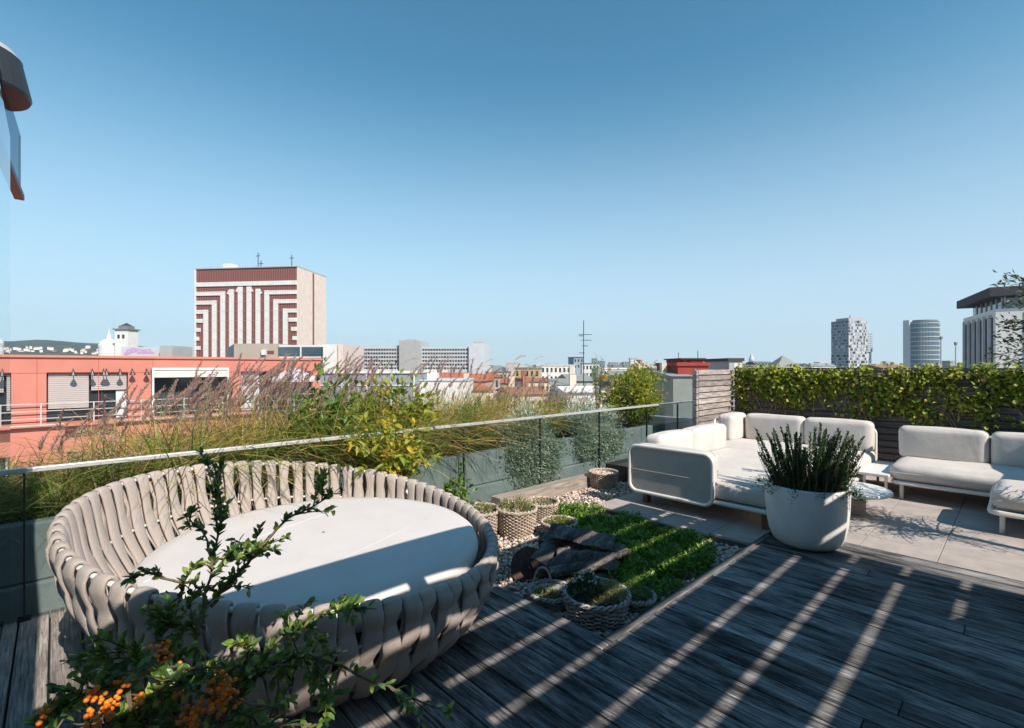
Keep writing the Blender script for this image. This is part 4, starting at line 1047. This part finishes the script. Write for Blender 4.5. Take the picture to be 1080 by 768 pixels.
# beige hall with dark glass end
d=72; k=d/F
t=site('office_hall','long beige flat roofed hall behind the salmon house roof','building',268,d,0)
MB().box(-3,25*k,0,10,0,H(362.5,d)).build('wall',M['w_tan'],t)
MB().add([(-11.5,13,0),(-3.02,0.02,0),(-3.02,0.02,H(362.6,d)),(-11.5,13,H(363.2,d)),(-11.5,24,0),(-3.02,10,0),(-3.02,10,H(362.6,d)),(-11.5,24,H(363.2,d))],[(0,1,2,3),(3,2,6,7),(4,7,6,5),(0,3,7,4)]).build('side_wall',M['w_grey'],t)
MB().box(14*k,21*k,-.05,-.01,H(373.5,d),H(370,d)).build('vent',M['w_maroon'],t); MB().box(9*k,13*k,-.4,-.01,H(374.5,d),H(369,d)).build('air_conditioner',M['w_white'],t)
t=site('glass_office','dark glazed office front with white frames beside the beige hall','building',294,d,0)
MB().box(0,48*k,0,10,0,H(364,d)).build('wall',M['w_white'],t)
for r in range(5):
    for c in range(2):
        x0,x1=((.4,22.5),(24.5,46.5))[c]; y0=366+r*11.5
        MB().box(x0*k,x1*k,-.08,-.01,H(y0+9.5,d),H(y0,d)).build('window',M['winblue'],t)
MB().box(48*k+.05,62*k,-.6,10,0,H(363.5,d)).build('pilaster',M['w_white'],t); MB().box(63*k,68*k,-.2,10,0,H(363,d)).build('pier',M['w_peach'],t)
d=46; k=d/F
t=site('workshop','low blue grey metal clad block with white roof edge behind the grasses','building',338,d,0)
MB().box(0,100*k,0,9,0,H(394,d)).build('wall',M['w_blue'],t); MB().box(-.1,100*k+.1,-.15,9.1,H(393.9,d),H(392,d)).build('parapet',M['w_white'],t)
mb=MB()
for q in (22,48,74,98): mb.box(q*k,q*k+.15,-.08,-.01,0,H(394.2,d))
mb.box(0,100*k,-.09,-.011,H(407,d),H(406,d)); mb.build('trim',M['w_white'],t)
t=site('chimney_wall','tall white party wall with sloping shoulder right of the blue grey block','building',440,48,0)
MB().prism([(0,0),(5,0),(5,7),(0,7)],0,H(402,48)).box(.9,1.9,.5,2,H(401.9,48),H(390,48)).build('wall',M['w_white'],t)
MB().box(-.1,5.1,-.1,7.1,H(401.95,48),H(400.5,48)).build('coping',M['w_pale'],t)

# white church tower, dome and painted wall on the left
d=95; k=d/F
t=site('clock_tower','slim white tower with dark lantern cap left of the striped tower','tower',121,d,0)
MB().box(0,14*k,0,14*k,0,H(348,d)).build('wall',M['w_white'],t); MB().box(-.25,14*k+.25,-.25,14*k+.25,H(347.9,d),H(346.6,d)).box(.4,14*k-.4,.4,14*k-.4,H(346.5,d),H(343.5,d)).build('cap',M['r_grey'],t)
MB().pyramid(.5,14*k-.5,.5,14*k-.5,H(343.5,d),H(340,d)).build('roof',M['r_dark'],t)
for q in (4,9): MB().box(q*k-.2,q*k+.25,-.05,-.01,H(357,d),H(353,d)).build('window',M['win'],t)
t=site('dome','pale green church dome with lantern beside the white tower','dome',115,d+3,0)
MB().lathe((0,0,0),[(1.7,0),(1.7,H(368,d)),(1.75,H(364,d)),(1.5,H(360.5,d)),(1.0,H(358,d)),(.4,H(356.5,d)),(.35,H(353,d)),(.1,H(350,d)),(.04,H(344,d))],20).build('drum',M['w_white'],t,smooth=False)
MB().tube([(.9,0,H(360,d)),(.9,0,H(326,d))],.05,5).build('mast',M['greymetal'],t)
t=site('graffiti_wall','white roof wall sprayed with lilac and pink bubble graffiti','wall',128,80,0)
k=80/F; MB().box(0,52*k,0,6,0,H(366,80)).build('wall',M['w_pale'],t); MB().box(45*k,58*k,-1,4,0,H(365,80)).build('stair_head',M['w_grey'],t)
mb=MB()
for (x,y,r) in ((8,371,3.2),(13,369.5,3.4),(19,370.5,3.6),(24,371,3.0),(29,370.5,3.2),(5,373,2.2),(33,372,1.6)):
    mb.lathe((0,0,0),[(.001,0),(.001,0)],3) if False else None
    n=16; c=(x*k,-.03,H(y,80)); mb.add([c]+[(c[0]+r*k*(1+.18*math.sin(3*q+x))*math.cos(q),-.03-.001*r,c[2]+r*k*.8*math.sin(q)) for q in [2*math.pi*i/n for i in range(n)]],[(0,1+i,1+(i+1)%n) for i in range(n)])
mb.build('graffiti',M['pinkspray'],t)
mb=MB()
for (x,y,r) in ((8.5,371,1.6),(19,370.5,1.8),(28.5,370.5,1.5),(13,370,1.3)):
    n=14; c=(x*k,-.05,H(y,80)); mb.add([c]+[(c[0]+r*k*math.cos(q),-.05,c[2]+r*k*.8*math.sin(q)) for q in [2*math.pi*i/n for i in range(n)]],[(0,1+i,1+(i+1)%n) for i in range(n)])
mb.build('graffiti',M['lilac'],t)

# houses on the far hillside
mb=MB(); mr=MB()
for i in range(75):
    px=nr.uniform(-20,118); d=nr.uniform(2350,2500); y=nr.uniform(366.5,372.5)+nr.normal()*.8
    x,yy=at(px,d); z=hz(y,d); a=nr.uniform(4,9); b=nr.uniform(4,8); h=nr.uniform(5,9)
    mb.box(x-a,x+a,yy-b,yy+b,z-9,z+h*.5); mr.gable(x-a,x+a,yy-b,yy+b,z+h*.5,z+h*.5+3)
o=tag(mb.build('hillside_houses',M['w_white']),'far white houses scattered over the wooded hillside','houses',kind='stuff')
mr.build('roof',M['r_rust'],o)

# roofs of the old town
def house(label,px0,px1,ytop,d,wm,roof='flat',rm='r_grey',yr=None,rows=2,cols=4,dep=9,rot=0,chim=0,name='town_house',cat='building',along='x',wmat='win'):
    t=site(name,label,cat,px0,d,rot); W=Wd(px0,px1,d); z=H(ytop,d)
    block(t,0,W,0,dep,z,wm,rows=rows,cols=cols,zt=.7,wh=1.5,ww=.45,side=0,wmat=wmat)
    if roof=='flat': MB().box(-.2,W+.2,-.2,dep+.2,z+.004,z+.45).build('roof',M[rm],t)
    elif roof=='gable': MB().gable(0,W,0,dep,z+.004,H(yr,d),along,.3).build('roof',M[rm],t)
    elif roof=='pyr': MB().pyramid(-.3,W+.3,-.3,dep+.3,z+.004,H(yr,d)).build('roof',M[rm],t)
    top=H(yr,d) if yr else z+.45
    for c in range(chim):
        x=W*(c+.6)/(chim+.4); r=MB().box(x-.35,x+.35,dep*.55,dep*.55+.7,z,top+1.2); r.build('chimney',M['r_rust' if c%2 else 'w_cream'],t)
    return t
G='old town roofs between the grasses and the skyline'
hs=[('ochre block with flat grey roof among the old town roofs',543,569,389,150,'w_ochre','flat','r_grey',None,2,5),
 ('long low white flat roofed block left of the tall antenna',566,607,386,170,'w_white','flat','w_pale',None,2,9),
 ('dark teal glass cube block just left of the antenna',605,616,377.5,260,'w_blue','flat','r_dark',None,2,3),
 ('white block with grey roof right of the antenna',614,632,384,200,'w_white','flat','r_grey',None,2,5),
 ('long pale block with white parapet right of the antenna',632,676,389.5,160,'w_white','flat','w_white',None,2,10),
 ('cream house under a rust red hipped roof left of the ochre block',528,556,404,85,'w_cream','gable','r_red',398,3,6),
 ('pinkish house with a red gabled roof at the left of the old town',487,512,402,90,'w_pink','gable','r_red',394.5,3,5),
 ('tan house with a brown roof and two chimneys beside the pinkish one',508,531,398,110,'w_tan','gable','r_rust',392,3,5),
 ('cream tenement with rows of dark windows in the middle of the roofs',556,584,403,75,'w_cream','flat','r_rust',None,4,7),
 ('white tenement with slate roof facing the planter',582,604,406,62,'w_white','gable','r_slate',400,3,5),
 ('grey tenement with slate gable below the antenna',602,626,402,70,'w_grey','gable','r_slate',395,3,5),
 ('cream house with red roof and chimneys right of the antenna mast',626,650,401,95,'w_cream','gable','r_red',395,3,5),
 ('grey green blank party wall left of the small yellow green tree',646,668,396,55,'w_grey','gable','r_slate',391,0,0),
 ('low white shed roof with skylight in front of the roofs',598,640,414,48,'w_white','gable','w_white',409,0,0),
 ('pink gabled house just left of the red roof house',676,690,390,140,'w_pink','gable','w_pink',383.5,1,2),
 ('long grey roofed block behind the small yellow green tree',688,716,390,130,'w_tan','flat','r_grey',None,2,6),
 ('grey gable end in front of the red roof house',710,732,397,60,'w_slate','gable','r_slate',392.5,0,0),
 ('peach flat roofed block behind the tan house',512,545,393,180,'w_peach','flat','r_grey',None,2,7),
 ('white house with red mansard roof at the far left of the old town',452,486,400,105,'w_white','gable','r_red',393,3,6),
 ('low terracotta roof in front of the pinkish house',470,520,412,58,'w_cream','gable','r_red',405,1,5),
 ('brown roofed cream house close behind the silver bushes',540,580,416,52,'w_peach','gable','r_rust',410,2,6),
 ('slate roofed white house right behind the shed roof',640,672,410,58,'w_white','gable','r_slate',403,2,5)]
for i,h in enumerate(hs):
    house(*h[:11],rot=(-8,5,12,-4,7,-12)[i%6],chim=(i%3 if h[6]=='gable' else 0),along='y' if i%4==3 else 'x')
# red roof house
t=house('dark red flat roofed house with a recessed top storey beside the screen',715,747,386,62,'w_red','flat','w_red',None,0,0,rot=0)
k=62/F; z=H(385.5,62); MB().box(6*k,30*k,1,7,z,H(379,62)).build('wall',M['w_red'],t); MB().box(4.5*k,31*k,.4,7.5,H(379,62)+.003,H(377.6,62)).build('roof',M['r_dark'],t)
for a,b in ((8,12.5),(16,27)): MB().box(a*k,b*k,.93,.98,z+.1,H(380.5,62)).build('window',M['win'],t)
for q,h in ((9,371),(30.5,369)): MB().tube([(q*k,3,H(378,62)),(q*k,3,H(h,62))],.05,5).build('antenna',M['darkmetal'],t)
# antenna mast
t=site('antenna_mast','tall thin television antenna mast rising over the old town roofs','antenna',615.5,60,0)
MB().tube([(0,0,0),(0,0,H(338,60))],[.10,.05],6).build('mast',M['darkmetal'],t)
for (y,a,b) in ((353,-.6,1.0),(359,-.3,.9),(365,-.2,.5),(372.5,-.55,.1),(354.5,-.55,-.1)):
    mb=MB().box(a,b,-.03,.03,H(y,60)-.03,H(y,60)+.03)
    for x in np.linspace(a,b,5): mb.box(x-.015,x+.015,-.3,.3,H(y,60)+.04,H(y,60)+.07)
    mb.build('aerial',M['darkmetal'],t)
# right of the screen, above the fence
t=house('small roof pavilion with grey walls and flat overhanging lid above the fence',769,783,381,70,'w_grey','flat','r_dark',None,0,0)
MB().box(.7,1.2,-.05,-.01,H(388,70),H(383,70)).box(1.45,1.75,-.05,-.01,H(388,70),H(383,70)).build('window',M['w_white'],t)
d=240;k=d/F
t=site('spire','slender pale carved church spire above the fence','tower',792.5,d,0)
MB().lathe((0,0,0),[(3.4*k,0),(3.4*k,H(386,d)),(2.4*k,H(381,d)),(2.6*k,H(379,d)),(1.5*k,H(376,d)),(.4*k,H(373,d))],8).build('wall',M['w_pale'],t)
MB().lathe((0,0,0),[(2.6*k,H(382.5,d)),(2.75*k,H(380.8,d))],8).build('louvre',M['win'],t)
t=site('market_hall','glazed barrel roofed hall with white ribs above the fence','building',799,200,0); k=200/F
mb=MB(); n=12; L=18*k
mb.add([(x,6-6*math.cos(math.pi*i/n),H(388,200)+ (H(381.5,200)-H(388,200))*math.sin(math.pi*i/n)) for x in (0,L) for i in range(n+1)],[(i,i+1,n+2+i,n+1+i) for i in range(n)]+[tuple(range(n,-1,-1)),tuple(range(n+1,2*n+2))]); mb.build('roof',M['winblue'],t)
mb=MB()
for x in np.linspace(0,L,7): mb.tube([(x,6-6.1*math.cos(math.pi*i/n),H(388,200)+(H(381.3,200)-H(388,200))*math.sin(math.pi*i/n)) for i in range(n+1)],.15,4)
mb.build('rib',M['w_white'],t); MB().box(-1,L+1,0,12,0,H(388,200)-.01).build('wall',M['w_pale'],t)
house('square house with a steep grey green pyramid roof above the fence',819,849,391,75,'w_cream','pyr','r_slate',374.5,0,0,dep=4.4)
house('low dark roofed block between pavilion and spire',783,800,386.5,130,'w_grey','flat','r_grey',None,0,0)
house('low white sheds with blue roofs right of the pyramid roof',856,882,386,190,'w_white','gable','w_blue',383,1,6)
house('low white office strip left of the round glass tower',920,946,385.5,260,'w_pale','flat','r_grey',None,1,8)
house('tan low roof between the two glass towers',930,958,388,150,'w_tan','gable','r_rust',385,0,0)
house('dark low block under the poles left of the clad office',992,1016,387.5,160,'w_grey','flat','r_dark',None,1,5)
for px,y0,lab in ((992.5,355,'thin grey pole right beside the round glass tower'),(1008,361,'thin grey pole left of the clad office')):
    t=site('mast',lab,'mast',px,180,0); MB().tube([(0,0,0),(0,0,H(y0+4,180)),(0,0,H(y0,180))],[.3,.2,.18],6).build('pole',M['w_grey'],t); MB().box(-.35,.35,-.35,.35,H(y0+3,180),H(y0,180)).build('head',M['r_grey'],t)

# towers on the right
def facade(t,x0,x1,z0,z1,y,nx,nz,name,m1,side=None):
    pass
d=400;k=d/F
t=site('high_rise','pixelated grey and white high rise with a dark glass annex','tower',895,d,9)
Q=17.8; T=H(337.5,d)
MB().box(0,Q,0,Q,0,T).build('wall',M['w_grey'],t)
MB().box(2,Q-2,2,Q-3,T+.003,H(334.8,d)).build('roof_plant',M['w_grey'],t)
MB().tube([(9,8,T),(9,8,H(331.5,d))],.3,5).build('antenna',M['darkmetal'],t)
nx,nz=14,26; lights=MB(); darks=MB(); blues=MB(); greys=MB()
for face in (0,1):
    for i in range(nx):
        for j in range(nz):
            a0=Q*i/nx+.1; a1=Q*(i+1)/nx-.06; z1=T-.6-j*(T-2)/nz; r=rng.random()
            q=(a0,a1,-.12,-.01,z1-1.75,z1) if face else (-.12,-.01,a0,a1,z1-1.75,z1)
            if face: (lights if r<.45 else (greys if r<.72 else darks)).box(*q)
            else: (blues if r<.50 else (darks if r<.75 else (greys if r<.92 else lights))).box(*q)
for n_,m_,mm in (('light_panel',lights,'w_pale'),('grey_panel',greys,'w_blue'),('glass_panel',blues,'w_blue'),('window',darks,'win')): tag(m_.build(n_,M[mm],t),kind='stuff')
MB().box(Q+.05,Q+9,5,16,0,H(371,d)).build('annex_foot',M['w_pale'],t)
MB().box(Q+.05,Q+9,4,16,H(371,d)+.01,H(351,d)).build('annex',M['w_blue'],t)
mb=MB()
for j in range(8): z=H(353+j*2.4,d); mb.box(Q+3,Q+9.1,3.9,3.99,z-.5,z)
mb.build('annex_band',M['w_pale'],t)
d=380;k=d/F
t=site('round_tower','round fronted blue green glass tower with a straight white shaft','tower',984.5,d,0)
Rr=15.2*k; T=H(338.5,d)
MB().lathe((0,Rr,0),[(Rr,0),(Rr,T)],40,cap_top=True).build('wall',M['slabtower'],t)
for j in range(18):
    z=T-1.2-j*3.6
    if z<0: break
    MB().lathe((0,Rr,0),[(Rr+.02,z-.5),(Rr+.25,z-.5),(Rr+.25,z),(Rr+.02,z)],40).build('floor_band',M['w_pale'],t)
mb=MB()
for i in range(40):
    a=math.pi+math.pi*i/39; mb.box(Rr*1.006*math.cos(a)-.12,Rr*1.006*math.cos(a)+.12,Rr+Rr*1.006*math.sin(a)-.12,Rr+Rr*1.006*math.sin(a)+.12,0,T)
mb.build('mullion',M['w_blue'],t)
MB().lathe((0,Rr,T),[(Rr*.9,.01),(Rr*.9,1.2),(.1,1.3)],32).build('roof',M['r_grey'],t)
MB().box(-Rr-1.0,-Rr+2.2,Rr-3,Rr+3,0,T+1.5).build('shaft',M['w_pale'],t); MB().box(Rr-1.5,Rr+.9,Rr-3,Rr+3,0,T-.5).build('shaft',M['w_grey'],t)
# clad office at the right edge
d=62;k=d/F
t=site('clad_office','white and dark striped office with a black overhanging roof at the right edge','building',1050,d,-31)
T=H(326,d)
MB().box(0,14,0,14.5,0,T).build('wall',M['w_white'],t)
mb=MB(); m2=MB()
for i in range(6):
    y=.9+i*2.35; mb.box(-.06,-.01,y,y+1.25,0,T-1.0); m2.box(-.35,-.07,y+.5,y+.68,0,T-.6)
mb.build('window_strip',M['win'],t); m2.build('fin',M['w_pale'],t)
for j in range(7):
    MB().box(2.6,4.3,-.06,-.01,T-2.2-j*2.75,T-.5-j*2.75).build('window',M['winblue'],t)
    MB().box(8.6,10.3,-.06,-.01,T-2.2-j*2.75,T-.5-j*2.75).build('window',M['winblue'],t)
mb=MB()
for j in range(6):
    for x in (2.6,8.6): mb.box(x,x+1.7,-.07,-.012,T-3.2-j*2.75,T-2.25-j*2.75)
mb.build('spandrel',M['r_dark'],t)
zt=H(313,d)
MB().box(.9,13,.9,13.6,T+.003,zt).build('top_storey',M['winblue'],t)
mb=MB()
for y in np.arange(1.0,13.6,2.1): mb.box(.80,.895,y,y+.16,T+.003,zt)
for x in np.arange(1.0,13,2.1): mb.box(x,x+.16,.80,.895,T+.003,zt)
mb.build('mullion',M['w_pale'],t)
MB().box(-.7,14.5,-.7,14.9,zt+.003,H(303.5,d)).build('roof',M['r_dark'],t)

# skyline too far to count
mb=MB()
for i in range(260):
    px=nr.uniform(395,1010) if i<230 else nr.uniform(-10,340); d=nr.uniform(500,1400); x,y=at(px,d); top=hz(nr.uniform(384,387.5),d)
    if nr.random()<.10: top=hz(nr.uniform(380.5,384),d)
    a,b=nr.uniform(3,14),nr.uniform(4,9); mb.obox((x,y,(top+GZ)/2),(sA,-cA,0),(cA,sA,0),(0,0,1),a*d/900,b,(top-GZ)/2)
M['skyline']=leafmat('skyline',[(0,(.25,.27,.29)),(.4,(.42,.40,.38)),(.7,(.55,.52,.48)),(.9,(.36,.25,.21)),(1,(.15,.19,.22))],.8,0)
tag(mb.build('distant_city',M['skyline']),'distant jumble of city blocks along the horizon','city',kind='stuff')
for (x0,x1,y,d,c,lab) in ((625,630,378.5,700,'w_blue','small dark far block with stepped roof right of the antenna'),(630,638,381,750,'w_blue','small blue grey far block right of the antenna'),(643,652,382.5,700,'w_grey','squat grey far block left of the white one'),(657,664,382,650,'w_blue','dark far block beside the tall white one'),(665,672,378,620,'w_white','tall narrow white far block above the old town')):
    house(lab,x0,x1,y,d,c,'flat','r_grey',None,3,4)
mb=MB(); lf=MB()
N=9000; px=nr.uniform(380,1080,N); d=nr.uniform(90,420,N)
X=np.array([at(a,b) for a,b in zip(px,d)]); k=nr.integers(0,240,N); cxy=X[:240][k]; P=np.column_stack([cxy+nr.normal(0,2.2,(N,2)),np.full(N,GZ+9)+nr.normal(0,2.4,N)])
simple_leaves(lf,P,unit(N),1.7,1.3)
tag(lf.build('street_trees',M['green']),'distant street trees low between the town roofs','trees',kind='stuff')

# ================================================================ CLEAR SUMMER HAZE
hz_=bpy.data.materials.new('haze_air'); hz_.use_nodes=True; hn=hz_.node_tree; hn.nodes.remove(hn.nodes['Principled BSDF'])
pv=hn.nodes.new('ShaderNodeVolumePrincipled'); pv.inputs['Density'].default_value=.00006; pv.inputs['Color'].default_value=(.78,.88,1.0,1); pv.inputs['Anisotropy'].default_value=.2
hn.links.new(pv.outputs[0],hn.nodes['Material Output'].inputs['Volume'])
tag(MB().box(-5200,5200,-5200,5200,GZ-1,330).build('haze',hz_),'thin pale summer haze over the city','haze',kind='stuff')
